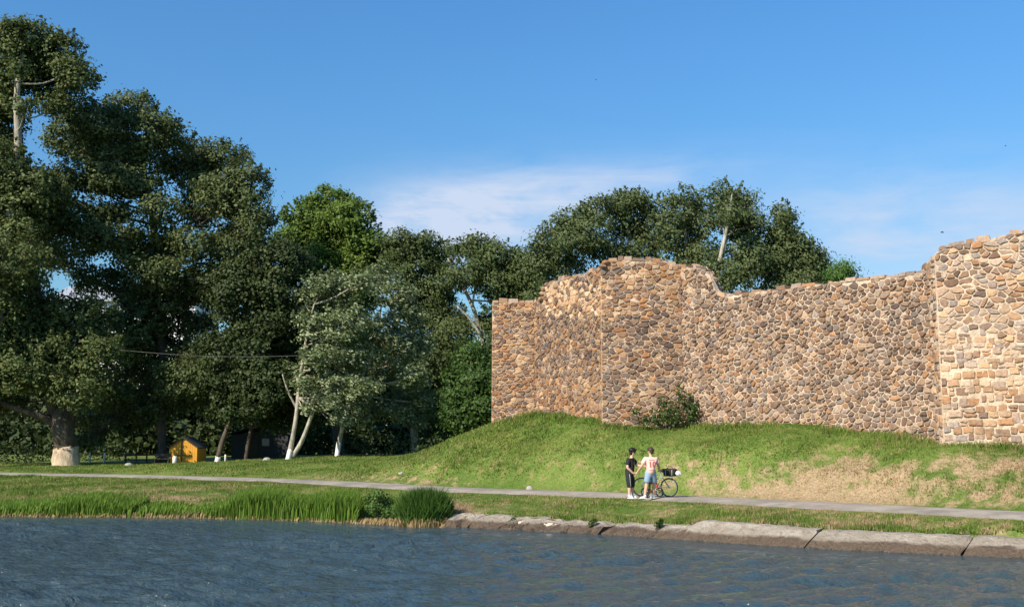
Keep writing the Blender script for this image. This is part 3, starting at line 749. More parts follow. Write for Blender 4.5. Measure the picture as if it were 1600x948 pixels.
# jagged stones on the left shoulder of the tower
for k, (px, py) in enumerate([(1470, 402), (1466, 410), (1470, 416), (1472, 395), (1474, 389)]):
    q = at(px, py, 37.5); mb = MB(); mb.ball(q, (.16, .16, .10), 7, 5, noise=.5, seed=60 + k); col = random.choice(PAL['tower']); mb.c = [col] * len(mb.v)
    mb.build('stone', M['stone'], tower)

# ------------------------------------------------------------------ leaves and trees
def leaf_mesh(name, Cn, Nn, size, asp, rs, tint, up=None):
    """diamond leaves. Cn centres, Nn facing normals"""
    n = len(Cn); Nn = Nn / np.maximum(1e-6, np.linalg.norm(Nn, axis=1, keepdims=True))
    R = rs.normal(size=(n, 3)) if up is None else up + rs.normal(size=(n, 3)) * .45
    A = R - Nn * (R * Nn).sum(1, keepdims=True); A /= np.maximum(1e-6, np.linalg.norm(A, axis=1, keepdims=True)); B = np.cross(Nn, A)
    L = size[:, None]; W = L * asp
    fold = Nn * L * .12
    V = np.stack([Cn - A * L * .5, Cn + B * W * .5 + fold - A * L * .05, Cn + A * L * .5, Cn - B * W * .5 + fold - A * L * .05], 1).reshape(-1, 3)
    F = np.arange(4 * n).reshape(n, 4)
    return np_mesh(name, V, F, {'tint': np.repeat(tint, 4)})
def smooth_path(pts, n=5): return catmull([Vector(p) for p in pts], n)
def make_tree(name, label, cat, group, D, trunk, lobes, leaf='elm', bark='bark', size=.30, dens=1.0, seed=0, asp=.62, droop=.0, paint=None, paint_mat='limewash', limbs=(), wind=.0, dspread=.75, twig=True, basez=None, clump=1.0, fill=1.35, spray=1.0, attach=.30, lobe=1.0):
    rs = np.random.default_rng(seed); pr = random.Random(seed)
    tr = [(at(px, py, D), r) for px, py, r in trunk]
    b = tr[0][0].copy(); zg = gz(b.x, b.y) if basez is None else basez
    b.z = zg; root = empty(name, b); tag(root, label, cat, group)
    tr[0] = (Vector((b.x, b.y, zg - .25)), tr[0][1])
    # depth sway so that the trunk is not flat
    for i in range(2, len(tr)): tr[i] = (tr[i][0] + Vector((0, (pr.random() - .5) * .05 * D * .3, 0)), tr[i][1])
    pts = smooth_path([q for q, _ in tr], 5); rr = list(np.interp(np.linspace(0, len(tr) - 1, len(pts)), range(len(tr)), [r for _, r in tr]))
    mb = MB(); mb.tube(pts, rr, 12, jit=.06); mb.build('trunk', M[bark], root, smooth=True)
    if paint:
        top = zg + paint; sub = [(q, r) for q, r in zip(pts, rr)]; pp = []
        for (q0, r0), (q1, r1) in zip(sub[:-1], sub[1:]):
            pp.append((q0, r0))
            if q1.z > top: f = (top - q0.z) / (q1.z - q0.z); pp.append((q0.lerp(q1, f), r0 + (r1 - r0) * f)); break
        mb = MB(); mb.tube([q for q, _ in pp], [r * 1.035 + .004 for _, r in pp], 12, jit=.06); po = mb.build('painted_base', M[paint_mat], root, smooth=True)
        for v in list(po.data.vertices)[-12:]: v.co.z += (pr.random() - .6) * .38 * min(1, paint)
    for lp in limbs:
        q = smooth_path([at(x, y, D) + Vector((0, o_, 0)) for x, y, r, o_ in lp], 4); r_ = list(np.interp(np.linspace(0, len(lp) - 1, len(q)), range(len(lp)), [v[2] for v in lp]))
        mb = MB(); mb.tube(q, r_, 8, jit=.05); mb.build('limb', M[bark], root, smooth=True)
    cen = []; nor = []; allP = np.array([q[:] for q in pts])
    amin = int(len(pts) * attach)
    full = []
    for l in lobes: full.append((l[0], l[1], l[2] * 1.1 * lobe, l[3] * 1.12 * lobe) + tuple(l[4:]) + (1.0,) if len(l) > 4 else (l[0], l[1], l[2] * 1.1 * lobe, l[3] * 1.12 * lobe, (pr.random() - .5) * 2 * dspread * .75 * max(2.0, (max(q[0] for q in lobes) - min(q[0] for q in lobes)) * D / FPX * .5), 1.0))
    for i in range(len(full)):
        for j in range(i):
            a_, b_ = full[i], full[j]; dd_ = math.hypot((a_[0] - b_[0]), (a_[1] - b_[1])); lim = (a_[2] + b_[2]) * .5 + (a_[3] + b_[3]) * .5
            if dd_ < lim * fill and pr.random() < .55: full.append(((a_[0] + b_[0]) / 2, (a_[1] + b_[1]) / 2 + 3, (a_[2] + b_[2]) * .30, (a_[3] + b_[3]) * .30, (a_[4] + b_[4]) * .5 + (pr.random() - .5) * 2, .7))
    lobes = full
    xs = [l[0] for l in lobes]; halfw = max(2.0, (max(xs) - min(xs)) * D / FPX * .5)
    tin = []
    for i, l in enumerate(lobes):
        px, py, rx, ry, dd, wgt = l
        c = at(px, py, D); c = c + (c - Vector((0, 0, CAMZ))).normalized() * dd
        k = (D + dd) / FPX; a, bz = rx * k, ry * k; ad = (a + bz) * .55
        cr = max(.42, .23 * min(a, bz)) * clump
        ns = int(max(8, 3.0 * wgt * (a * bz) / (cr * cr)))
        u = rs.normal(size=(ns, 3)); u /= np.linalg.norm(u, axis=1, keepdims=True); rad_ = (.30 + .70 * rs.random(ns) ** .5) * np.where(rs.random(ns) < .22, 1.0 + .30 * rs.random(ns), 1.0)
        S = np.array(c[:]) + u * rad_[:, None] * np.array([a, ad, bz])
        # limb from the trunk to the lobe
        below = c.z - allP[:, 2] > .26 * np.hypot(allP[:, 0] - c.x, allP[:, 1] - c.y) + .1
        below[:amin] = False; cand = np.where(below)[0]; 
        if len(cand) == 0: cand = np.arange(amin, len(pts))
        dist = np.linalg.norm(allP[cand] - np.array(c[:]), axis=1) + .35 * np.abs(allP[cand][:, 2] - c.z); j = cand[np.argmin(dist)]
        p0 = Vector(allP[j]); mid = p0.lerp(c, .5) + Vector((0, 0, -.08 * (c - p0).length + (pr.random() - .5) * .6)); r0 = min(rr[j] * .6, .03 + .010 * (c - p0).length)
        lp = smooth_path([p0, mid, c], 4)
        mb = MB(); mb.tube(lp, list(np.linspace(r0, .05, len(lp))), 6)
        if twig and wgt > .9:
            for s in S[::3]:
                e = Vector(s); st = lp[pr.randrange(len(lp) // 2, len(lp))]
                mb.tube([st, st.lerp(e, .5) + Vector((0, 0, -.1)), e], [.035, .025, .012], 3, cap=False)
        if wgt > .9: mb.build('branch', M[bark], root)
        nl = int(20 * dens * (cr / max(size, .05)) ** 2) + 6
        for s in S:
            q = rs.normal(size=(nl, 3)) * np.array([cr * .86, cr * .86, cr * .55]) + s
            if droop: q[:, 2] -= droop * np.abs(rs.normal(size=nl)) * cr
            if wind: q[:, 0] += wind * np.abs(rs.normal(size=nl)) * cr
            tin.append(rs.random() * .55 + rs.random(nl) * .45)
            cen.append(q); nor.append((q - np.array(c[:])) / max(a, .5) * .9 + rs.normal(size=(nl, 3)) * .5 + np.array([0, 0, .5]))
        nsp = int(ns * 1.1 * wgt); u = rs.normal(size=(nsp, 3)); u[:, 2] = np.abs(u[:, 2]) * .8 - .25; u /= np.linalg.norm(u, axis=1, keepdims=True)
        st = np.array(c[:]) + u * np.array([a, ad, bz]) * .88; dr_ = u * .8 + np.array([wind * 1.2, 0, .75 - droop * 2]) + rs.normal(size=(nsp, 3)) * .25; dr_ /= np.linalg.norm(dr_, axis=1, keepdims=True)
        Ls = (.30 + .75 * rs.random(nsp)) * (.32 * min(a, bz) + .25) * spray; m_ = 15; tt = rs.random((nsp, m_)) ** .8
        q = (st[:, None] + dr_[:, None] * (tt * Ls[:, None])[..., None] + rs.normal(size=(nsp, m_, 3)) * (.05 + .16 * (1 - tt))[..., None] * (Ls[:, None, None] * .8)).reshape(-1, 3)
        cen.append(q); nor.append(np.repeat(u, m_, 0) * .7 + rs.normal(size=q.shape) * .55 + np.array([0, 0, .4])); tin.append(np.repeat(rs.random(nsp) * .5, m_) + rs.random(nsp * m_) * .5)
    Cn = np.concatenate(cen); Nn = np.concatenate(nor); tn = np.concatenate(tin); sz = size * (.65 + .7 * rs.random(len(Cn)))
    upv = np.array([.6 + wind, 0, -.5 - droop]) if (droop or wind) else None
    me = leaf_mesh('crown', Cn, Nn, sz, asp, rs, tn, upv); link_mesh('crown', me, M[leaf], root)
    TREE_TRI.append((name, len(Cn) * 2)); return root
TREE_TRI = []
GL = 'trees on the river park lawn'; GW = 'trees behind the stone wall'
t1 = make_tree('poplar_tree', 'huge old poplar at far left with a thick trunk painted cream at its foot', 'tree', GL, 78,
    [(104, 728, 1.0), (103, 712, .88), (102, 695, .80), (100, 662, .72), (92, 620, .60), (70, 520, .52), (50, 440, .46), (38, 320, .38), (32, 220, .31), (30, 130, .22), (36, 60, .08)],
    [(40, 62, 40, 28), (95, 82, 32, 26), (122, 128, 28, 20), (5, 90, 36, 38), (0, 190, 30, 40), (75, 130, 34, 26), (10, 290, 50, 40), (45, 345, 50, 34), (-5, 390, 55, 46), (-50, 230, 50, 80), (-60, 430, 60, 80), (20, 470, 55, 36), (75, 530, 55, 36), (15, 575, 60, 40), (140, 560, 55, 38), (125, 500, 50, 34), (-50, 570, 60, 60), (120, 610, 40, 22), (-5, 630, 40, 20)],
    'poplar', 'bark', .25, .88, 101, paint=1.35, spray=1.3, limbs=[[(96, 668, .40, 0), (80, 655, .30, -.6), (58, 645, .24, -1.2), (25, 632, .17, -1.8), (-15, 610, .1, -2)], [(86, 650, .42, 0), (84, 625, .36, -.6), (98, 603, .30, -1), (112, 575, .22, -1.2), (128, 530, .15, -1)], [(106, 668, .46, .1), (111, 630, .40, 0), (112, 585, .34, .1), (120, 530, .26, .2), (124, 470, .16, .2)]])
q = at(97, 660, 77.1); mb = MB(); mb.tube([q + Vector((0, .5, -.05)), q + Vector((0, -.02, 0))], [.30, .20], 10); mb.build('branch_stub', M['limewash'], t1, True)
t1b = make_tree('tall_poplar', 'tall poplar with a pale bare upper trunk at the top left corner', 'tree', GL, 75.5, [(-30, 728, .7), (-20, 600, .5), (10, 420, .38), (26, 250, .28), (30, 150, .21), (34, 80, .08)],
    [(60, 100, 36, 26, 3), (20, 62, 32, 24), (22, 112, 16, 12, -2.5), (40, 165, 14, 9, -2.5), (110, 112, 28, 20, 2), (85, 165, 26, 18, 2), (-12, 150, 24, 40, 2), (0, 250, 40, 30), (55, 300, 45, 34), (-20, 330, 50, 50), (20, 410, 55, 36), (-30, 500, 70, 50)], 'poplar', 'pale_bark', .25, .85, 102)
make_tree('elm_tree', 'broad spreading elm with an open crown over the yellow cabin', 'tree', GL, 84,
    [(255, 724, .36), (252, 650, .30), (250, 560, .30), (243, 460, .28), (238, 350, .25), (222, 270, .2), (205, 190, .08)],
    [(150, 190, 40, 32), (205, 172, 38, 24), (245, 200, 30, 22), (275, 222, 30, 20), (180, 235, 50, 28), (345, 250, 40, 28), (385, 290, 32, 34), (402, 345, 24, 30), (345, 310, 40, 30), (290, 265, 34, 28), (130, 275, 40, 26), (185, 285, 45, 22), (115, 345, 42, 28), (165, 372, 50, 28), (235, 395, 45, 26), (305, 385, 34, 22), (375, 385, 34, 28), (160, 440, 40, 22), (235, 470, 50, 26), (195, 515, 60, 30), (285, 515, 50, 34), (335, 450, 40, 34), (225, 570, 55, 30), (295, 590, 45, 30), (175, 615, 40, 24), (240, 640, 45, 18), (160, 655, 40, 16), (222, 662, 30, 12), (325, 636, 28, 18), (215, 290, 34, 26), (255, 330, 30, 24, -3), (220, 240, 30, 20), (235, 430, 34, 20, -3), (75, 290, 24, 22), (85, 400, 30, 24), (100, 220, 26, 24), (110, 180, 22, 20), (60, 340, 30, 24), (320, 330, 34, 24), (270, 430, 36, 24), (130, 690, 30, 9)],
    'elm', 'bark', .25, .80, 103, spray=1.3)
make_tree('leaning_tree', 'dark leaning tree right of the yellow cabin with a whitened foot', 'tree', GL, 80, [(338, 722, .20), (347, 690, .17), (362, 640, .16), (374, 580, .15), (384, 510, .17), (392, 440, .1)],
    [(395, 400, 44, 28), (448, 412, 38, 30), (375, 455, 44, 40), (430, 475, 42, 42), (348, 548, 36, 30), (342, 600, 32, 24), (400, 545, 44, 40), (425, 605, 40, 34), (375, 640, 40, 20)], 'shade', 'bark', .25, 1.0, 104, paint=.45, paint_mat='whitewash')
make_tree('shaded_tree', 'slim dark tree standing in shade left of the forked silver trees', 'tree', GL, 84, [(383, 720, .16), (390, 680, .14), (402, 620, .13), (420, 560, .14), (440, 500, .08)],
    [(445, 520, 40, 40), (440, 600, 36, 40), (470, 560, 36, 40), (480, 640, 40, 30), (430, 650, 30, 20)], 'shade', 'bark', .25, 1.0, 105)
make_tree('maple_tree', 'bright green round topped tree rising behind the silver trees', 'tree', GL, 96, [(530, 712, .5), (525, 600, .42), (520, 480, .35), (518, 400, .25), (515, 330, .1)],
    [(515, 318, 36, 20), (478, 342, 34, 26), (550, 342, 32, 26), (458, 382, 26, 24), (520, 380, 44, 28), (575, 378, 28, 24), (602, 398, 20, 18), (490, 415, 44, 24), (560, 425, 40, 24), (530, 470, 60, 30), (520, 540, 70, 40)], 'maple', 'bark', .29, 1.0, 106)
make_tree('silver_poplar', 'forked silver leaved poplar with two pale stems rising from one foot', 'tree', GL, 78, [(449, 717, .20), (456, 690, .16), (464, 650, .14), (467, 600, .12), (474, 540, .09), (490, 475, .05)],
    [(500, 448, 34, 22), (475, 470, 24, 22), (540, 455, 34, 26), (562, 440, 28, 20), (488, 510, 34, 28), (540, 508, 40, 32), (500, 558, 40, 26), (552, 560, 34, 26), (563, 608, 34, 20), (520, 600, 36, 20), (475, 600, 24, 18), (545, 632, 28, 13), (452, 578, 18, 12), (505, 628, 26, 13, -2), (482, 640, 16, 10, -1), (530, 655, 18, 8, -1)], 'silver', 'pale_bark', .24, seed=107, asp=.5, wind=.7, spray=2.2, fill=.6, clump=.8, dens=.8, lobe=.74, dspread=.9, attach=.52,
    limbs=[[(455, 714, .18, .2), (470, 692, .16, 0), (484, 660, .14, -.3), (500, 618, .11, -.5), (520, 565, .08, -.6), (540, 500, .06, -.5)], [(465, 640, .10, 0), (452, 612, .07, -.4), (444, 585, .04, -.6)]], paint=.75, paint_mat='whitewash')
make_tree('silver_poplar', 'silver leaved poplar with a single white footed stem and drooping right side', 'tree', GL, 81, [(526, 713, .19), (531, 685, .16), (543, 645, .13), (565, 590, .10), (588, 520, .07), (598, 460, .04)],
    [(590, 432, 34, 20), (612, 462, 34, 26), (632, 500, 32, 28), (652, 545, 22, 26), (598, 520, 38, 32), (640, 590, 28, 24), (605, 590, 36, 26), (652, 628, 20, 16), (590, 640, 30, 14), (625, 550, 32, 30), (620, 650, 26, 14), (570, 655, 20, 9, -1), (650, 660, 20, 9)], 'silver', 'pale_bark', .24, seed=108, asp=.5, wind=.7, spray=2.2, fill=.6, clump=.8, dens=.8, lobe=.74, dspread=.9, attach=.5, paint=.95, paint_mat='whitewash')
make_tree('birch_tree', 'tall grey green birch behind the drooping silver poplar', 'tree', GL, 93, [(648, 712, .34), (646, 600, .28), (644, 500, .22), (645, 430, .15), (650, 372, .05)],
    [(625, 380, 20, 20), (658, 382, 26, 18), (690, 398, 22, 22), (640, 420, 38, 26), (690, 445, 30, 30), (660, 470, 40, 30), (702, 505, 26, 34), (680, 560, 34, 36), (705, 620, 30, 36), (660, 620, 40, 40), (700, 660, 40, 26), (620, 400, 24, 22)], 'birch', 'pale_bark', .25, .95, 109, .55, droop=.35)
make_tree('birch_tree', 'leaning birch with thin bare pale stems just left of the wall end', 'tree', GL, 88, [(772, 700, .26), (766, 600, .22), (754, 530, .19), (738, 478, .16), (718, 438, .12), (700, 405, .05)],
    [(738, 388, 28, 19), (780, 398, 28, 22), (812, 415, 24, 22), (728, 425, 30, 20), (785, 440, 38, 26), (830, 440, 24, 24), (845, 405, 20, 24), (800, 490, 44, 34), (722, 520, 18, 20), (846, 470, 34, 30), (765, 560, 20, 24)], 'birch', 'pale_bark', .25, .9, 110, .55, droop=.3,
    limbs=[[(752, 525, .12, 0), (735, 500, .09, -.4), (715, 480, .06, -.8)], [(738, 478, .10, 0), (745, 440, .08, -.4), (760, 410, .04, -.6)]])
make_tree('round_shrub', 'bright green dense rounded shrub against the left edge of the wall', 'shrub', None, 63, [(738, 700, .14), (738, 660, .11), (737, 610, .08), (736, 565, .03)],
    [(737, 558, 22, 22), (722, 596, 22, 26), (752, 588, 22, 30), (740, 632, 28, 26), (716, 640, 20, 22), (758, 640, 20, 26), (735, 665, 30, 20)], 'bush', 'bark', .20, 1.0, 111, dspread=1.0)
make_tree('aspen_tree', 'leftmost aspen behind the ruin, its crown sloping down to the left', 'tree', GW, 76, [(868, 690, .3), (872, 560, .26), (880, 460, .2), (892, 390, .13), (900, 340, .05)],
    [(872, 358, 22, 17), (900, 340, 22, 16), (932, 326, 22, 16), (850, 382, 19, 17), (892, 380, 30, 20), (848, 415, 24, 18), (926, 362, 28, 22), (880, 425, 34, 20), (870, 470, 40, 24)], 'aspen', 'pale_bark', .21, .75, 112, .6, droop=.1, fill=1.1, spray=1.25)
make_tree('aspen_tree', 'aspen with a rounded crown directly above the highest part of the ruin', 'tree', GW, 78, [(985, 690, .3), (986, 560, .26), (984, 440, .2), (985, 370, .13), (988, 312, .05)],
    [(986, 308, 19, 16), (960, 322, 20, 16), (1014, 322, 19, 18), (975, 350, 34, 22), (1018, 360, 26, 24), (942, 392, 28, 22), (990, 400, 36, 24), (1010, 440, 40, 24), (960, 440, 40, 20)], 'aspen', 'pale_bark', .21, .75, 113, .6, droop=.1, fill=1.1, spray=1.25)
make_tree('aspen_tree', 'slender aspen in the middle of the row above the buttress right shoulder', 'tree', GW, 77, [(1070, 690, .3), (1070, 560, .26), (1072, 450, .2), (1070, 380, .13), (1068, 315, .05)],
    [(1060, 312, 17, 18), (1090, 318, 16, 20), (1046, 345, 22, 22), (1084, 356, 24, 24), (1058, 392, 28, 22), (1096, 400, 24, 26), (1075, 440, 34, 24)], 'aspen', 'pale_bark', .21, .75, 114, .6, droop=.1, fill=1.1, spray=1.25)
make_tree('aspen_tree', 'tallest aspen with a bright white trunk showing over the curtain wall', 'tree', GW, 75, [(1112, 690, .32), (1114, 540, .28), (1118, 450, .20), (1126, 396, .15), (1134, 355, .10), (1142, 305, .03)],
    [(1142, 298, 16, 15), (1142, 328, 16, 14, -2.5), (1120, 308, 15, 19), (1166, 314, 15, 17), (1152, 342, 24, 22), (1176, 352, 17, 24), (1158, 388, 26, 24), (1112, 350, 14, 22), (1105, 425, 26, 22), (1180, 405, 20, 24), (1140, 445, 34, 20)], 'aspen', 'pale_bark', .21, .75, 115, .6, droop=.1, fill=1.1, spray=1.25)
make_tree('aspen_tree', 'rightmost aspen behind the curtain wall with a pointed stepped crown', 'tree', GW, 76, [(1222, 690, .3), (1222, 560, .26), (1222, 470, .2), (1222, 400, .13), (1221, 330, .04)],
    [(1220, 332, 12, 17), (1234, 355, 17, 18), (1206, 362, 15, 18), (1224, 388, 24, 22), (1198, 420, 28, 22), (1264, 388, 13, 16), (1274, 408, 17, 16), (1244, 428, 30, 18), (1286, 432, 16, 11), (1230, 455, 50, 18)], 'aspen', 'bark', .21, .8, 116, .6, droop=.15)
make_tree('young_tree', 'small light green treetop peeping over the curtain wall', 'tree', GW, 58, [(1312, 690, .10), (1312, 560, .08), (1312, 470, .06), (1312, 430, .02)], [(1308, 428, 9, 8), (1318, 424, 9, 9), (1312, 440, 14, 8)], 'sapling', 'bark', .14, .7, 117, .4)
# dark wood far behind
def stuff_leaves(name, label, blobs, leaf, size, n, seed, kind='stuff', cat=None, flat=.6):
    rs = np.random.default_rng(seed); cen = []; nor = []
    for (x, y, z, a, b, c) in blobs:
        k = max(30, int(n * (a * c + a * b) )); u = rs.normal(size=(k, 3)); u /= np.linalg.norm(u, axis=1, keepdims=True)
        r_ = .55 + .5 * rs.random(k) ** .6; wob = 1 + .22 * np.sin(u[:, 0] * 7 + x) * np.sin(u[:, 2] * 8 + z) + .15 * np.sin(u[:, 1] * 13 + u[:, 0] * 11)
        cen.append(np.array([x, y, z]) + u * (r_ * wob)[:, None] * np.array([a, b, c])); nor.append(u * .6 + rs.normal(size=(k, 3)) * .6 + np.array([0, 0, .4]))
    Cn = np.concatenate(cen); Nn = np.concatenate(nor)
    o = link_mesh(name, leaf_mesh(name, Cn, Nn, size * (.6 + .8 * rs.random(len(Cn))), .65, rs, rs.random(len(Cn))), M[leaf]); tag(o, label, cat, None, kind); TREE_TRI.append((name, len(Cn) * 2)); return o
bl = []; pr = random.Random(8)
for px in range(-260, 900, 42):
    D = 112 + pr.random() * 16; ty = 560 - 40 * pr.random() + (60 if 90 < px < 280 else 0); v = at(px, ty, D); zt = v.z
    bl.append((v.x, D, .7 + (zt - .7) * .35, 3.2, 3, (zt - .7) * .42)); bl.append((v.x + 1.5, D + 2, .7 + (zt - .7) * .72, 3.0, 2.6, (zt - .7) * .32))
for px in range(-200, 860, 30):
    D = 100 + pr.random() * 8; v = at(px, 690, D); h = 2.6 + 1.6 * pr.random(); bl.append((v.x, D, .7 + h * .45, 1.8, 1.6, h * .6))
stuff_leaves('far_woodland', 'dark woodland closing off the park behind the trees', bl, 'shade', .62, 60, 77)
bl = []
for px, py, w_, h_, D in [(20, 712, 1.7, 1.3, 84), (-40, 706, 2, 1.6, 86), (140, 716, 1.0, .9, 90), (60, 716, 1.2, .8, 88), (180, 712, 1.4, 1.0, 92), (590, 705, 1.6, 1.6, 84), (640, 708, 1.6, 1.2, 82), (680, 706, 1.4, 1.2, 78), (560, 706, 1.2, 1.0, 86)]:
    v = at(px, py, D); bl.append((v.x, D, gz(v.x, D) + h_ * .5, w_, w_, h_ * .8))
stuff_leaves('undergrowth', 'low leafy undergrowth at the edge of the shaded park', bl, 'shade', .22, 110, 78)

# ------------------------------------------------------------------ grass
def grass(name, label, n, sampler, hgt, wid, seed, mat='blade', keep=None, blades=3, lean=.5):
    rs = np.random.default_rng(seed); x, y = sampler(rs, n)
    de, se = pl_dist(x, y, EPL); d = de * se; dp, _ = pl_dist(x, y, PPL)
    k = (d > .15) & (dp > PW - .12 + rs.normal(size=len(x)) * .07)
    px, py = to_px(x, y, np.zeros_like(x)); k &= (px > -60) & (px < 1680)
    slabzone = px > 695
    k &= ~(slabzone & (d < .80))
    if keep is not None: k &= keep(x, y)
    x, y = x[k], y[k]; z = ground_z(x, y)
    for f in (fA, fA2, fB, fC, fT):            # not inside the walls
        rx = x - f.a.x; ry = y - f.a.y; u = rx * f.d.x + ry * f.d.y; o = rx * f.n.x + ry * f.n.y
        kk = ~((u > -.1) & (u < f.L + .1) & (o < .06) & (o > -3)); x, y, z = x[kk], y[kk], z[kk]
    N = len(x); dry = dry_at(x, y, z); Vs = []; tints = []; dr = []
    dpp, sdp = pl_dist(x, y, PPL); hgt = hgt * np.clip(.28 + (dpp - PW) / 3.0, .28, 1.0)
    patch = .7 + .5 * np.sin(x * .9 + 2 * np.sin(y * .55)) * np.sin(y * .8 - x * .35)
    for b in range(blades):
        an = rs.random(N) * 6.283; h = hgt * (.45 + .9 * rs.random(N)) * patch; l = lean * h * rs.random(N) * 1.4; w2 = wid * (.6 + .8 * rs.random(N)) / 2
        bx = x + rs.normal(size=N) * wid * 1.5; by = y + rs.normal(size=N) * wid * 1.5; la = rs.random(N) * 6.283
        p0 = np.stack([bx - np.cos(an) * w2, by - np.sin(an) * w2, z - .03], 1); p1 = np.stack([bx + np.cos(an) * w2, by + np.sin(an) * w2, z - .03], 1)
        p2 = np.stack([bx + np.cos(la) * l, by + np.sin(la) * l, z + h], 1)
        Vs.append(np.stack([p0, p1, p2], 1).reshape(-1, 3)); tints.append(np.repeat(rs.random(N), 3)); dr.append(np.repeat(np.clip(dry + rs.normal(size=N) * .10, 0, 1), 3))
    V = np.concatenate(Vs); o = link_mesh(name, np_mesh(name, V, np.arange(len(V)).reshape(-1, 3), {'tint': np.concatenate(tints), 'dry': np.concatenate(dr)}), M[mat]); tag(o, label, None, None, 'stuff'); TREE_TRI.append((name, len(V) // 3)); return o
def samp_screen(x0, x1, y0, y1, zg):
    """uniform-ish cover of a strip of the bank, thinner with distance"""
    def f(rs, n):
        D = y0 * (y1 / y0) ** rs.random(n); a = x0 + (x1 - x0) * rs.random(n); return a * D / FPX, D
    return f
grass('grass', 'short grass of the mound and the river bank', 215000, samp_screen(-860, 880, 25, 56, 0), .105, .032, 51)
grass('lawn_grass', 'mown lawn grass under the trees on the left', 60000, samp_screen(-860, 60, 50, 84, 0), .11, .06, 52)
def near_wall(x, y):
    k = np.zeros(len(x), bool)
    for f in (fA, fA2, fB, fC, fT):
        rx = x - f.a.x; ry = y - f.a.y; u = rx * f.d.x + ry * f.d.y; o = rx * f.n.x + ry * f.n.y; k |= (u > 0) & (u < f.L) & (o > 0) & (o < .7)
    return k
grass('tall_grass', 'taller tufts of grass along the foot of the wall', 60000, samp_screen(-60, 880, 34, 56, 0), .26, .04, 53, keep=near_wall)

def weedy(x, y):
    return (np.sin(x * 2.1 + 1.7 * np.sin(y * 1.3)) * np.sin(y * 1.9 - x * .7) + .6 * np.sin(x * .6 + y * .8)) > .78
grass('rough_grass', 'rougher taller grass tufts scattered over the mound and bank', 42000, samp_screen(-860, 880, 25, 56, 0), .20, .04, 54, keep=weedy, lean=.8)
# ------------------------------------------------------------------ reeds and plants at the water
def blades_mesh(name, base, hgt, wid, rs, leaf, parent=None, bend=.35, wind=.15, mat2=None):
    N = len(base); an = rs.random(N) * 6.283; la = rs.random(N) * 6.283; l = bend * hgt * rs.random(N); w2 = wid * (.6 + .8 * rs.random(N)) / 2
    s = np.stack([np.cos(an), np.sin(an), np.zeros(N)], 1) * w2[:, None]; ln = np.stack([np.cos(la) * l + wind * hgt, np.sin(la) * l, np.zeros(N)], 1)
    up = np.stack([np.zeros(N), np.zeros(N), hgt], 1)
    p = [base - s * .6, base + s * .6, base + up * .55 + ln * .3 + s, base + up * .55 + ln * .3 - s, base + up * .97 + ln]
    V = np.stack(p, 1).reshape(-1, 3); b = np.arange(N)[:, None] * 5
    F = np.concatenate([b + np.array([[0, 1, 2]]), b + np.array([[0, 2, 3]]), b + np.array([[3, 2, 4]])]); me = np_mesh(name, V, F, {'tint': np.repeat(rs.random(N), 5)})
    TREE_TRI.append((name, 3 * N)); return link_mesh(name, me, M[leaf], parent)
def bank_pts(rs, n, px0, px1, d0, d1):
    px = px0 + (px1 - px0) * rs.random(n); out = np.empty((n, 3))
    xs = np.array([e[0] for e in edge_px], float); E = np.array([e[:] for e in EDGE]); ex = np.stack([np.interp(px, xs, E[:, k]) for k in range(3)], 1)
    d = d0 + (d1 - d0) * rs.random(n); x = ex[:, 0]; y = ex[:, 1] + d; return np.stack([x, y, np.maximum(ground_z(x, y), WZ - .15)], 1), px
rs = np.random.default_rng(61)
b, px = bank_pts(rs, 20000, 322, 560, -.12, 1.5); k = rs.random(len(px)) < (.75 + .25 * np.sin(px * .09) * np.sin(px * .031 + 1)); b, px = b[k], px[k]
hh = (.62 + .12 * np.sin(px * .05) + .05 * np.sin(px * .21) + .26 * rs.random(len(px)) - .22 * np.clip((px - 535) / 25, 0, 1)) * np.clip((px - 318) / 40, .5, 1) * 1.08
o = blades_mesh('reed_bed', b, hh, .042, rs, 'reed', None, .30, .10); tag(o, 'long bed of bright green reeds along the water left of the dark clump', kind='stuff')
b, px = bank_pts(rs, 17000, -60, 330, -.1, 1.9); k = rs.random(len(px)) < np.where((px > 60) & (px < 205), .9, .3) * np.where(px < 60, 2.4, 1); b, px = b[k], px[k]
hh = (.34 + .22 * rs.random(len(px)) + .10 * np.sin(px * .06)) * np.where((px > 60) & (px < 205), 1.25, .75)
o = blades_mesh('sedge', b, hh, .045, rs, 'reed', None, .40, .12); tag(o, 'low green sedge along the water at the left', kind='stuff')
b, px = bank_pts(rs, 7000, -60, 700, -.2, .35); hh = (.08 + .14 * rs.random(len(px)))
o = blades_mesh('dead_reeds', b, hh, .05, rs, 'straw'); tag(o, 'straw coloured dead reed stems along the waterline', kind='stuff')
# rounded dark clump
e, _ = edge_at(662); root = empty('reed_clump', (e.x, e.y + .3, WZ)); tag(root, 'dense dark green rounded reed clump standing in the water beside the concrete edge', 'reeds')
n = 9000; r_ = np.sqrt(rs.random(n)) ; a = rs.random(n) * 6.283; base = np.stack([e.x + np.cos(a) * r_ * .88, e.y + .25 + np.sin(a) * r_ * .7, np.full(n, WZ - .05)], 1)
hh = 1.42 * np.sqrt(np.clip(1.02 - r_ ** 2 * .80, .1, 2)) * (.62 + .42 * rs.random(n)); blades_mesh('foliage', base, hh, .04, rs, 'sedge', root, .48, .04)
n = 1500; a = rs.random(n) * 6.283; base = np.stack([e.x + np.cos(a) * (.75 + .2 * rs.random(n)), e.y + .25 + np.sin(a) * (.6 + .2 * rs.random(n)), np.full(n, WZ - .05)], 1); blades_mesh('dead_stems', base, .18 + .22 * rs.random(n), .05, rs, 'straw', root, .3, 0)
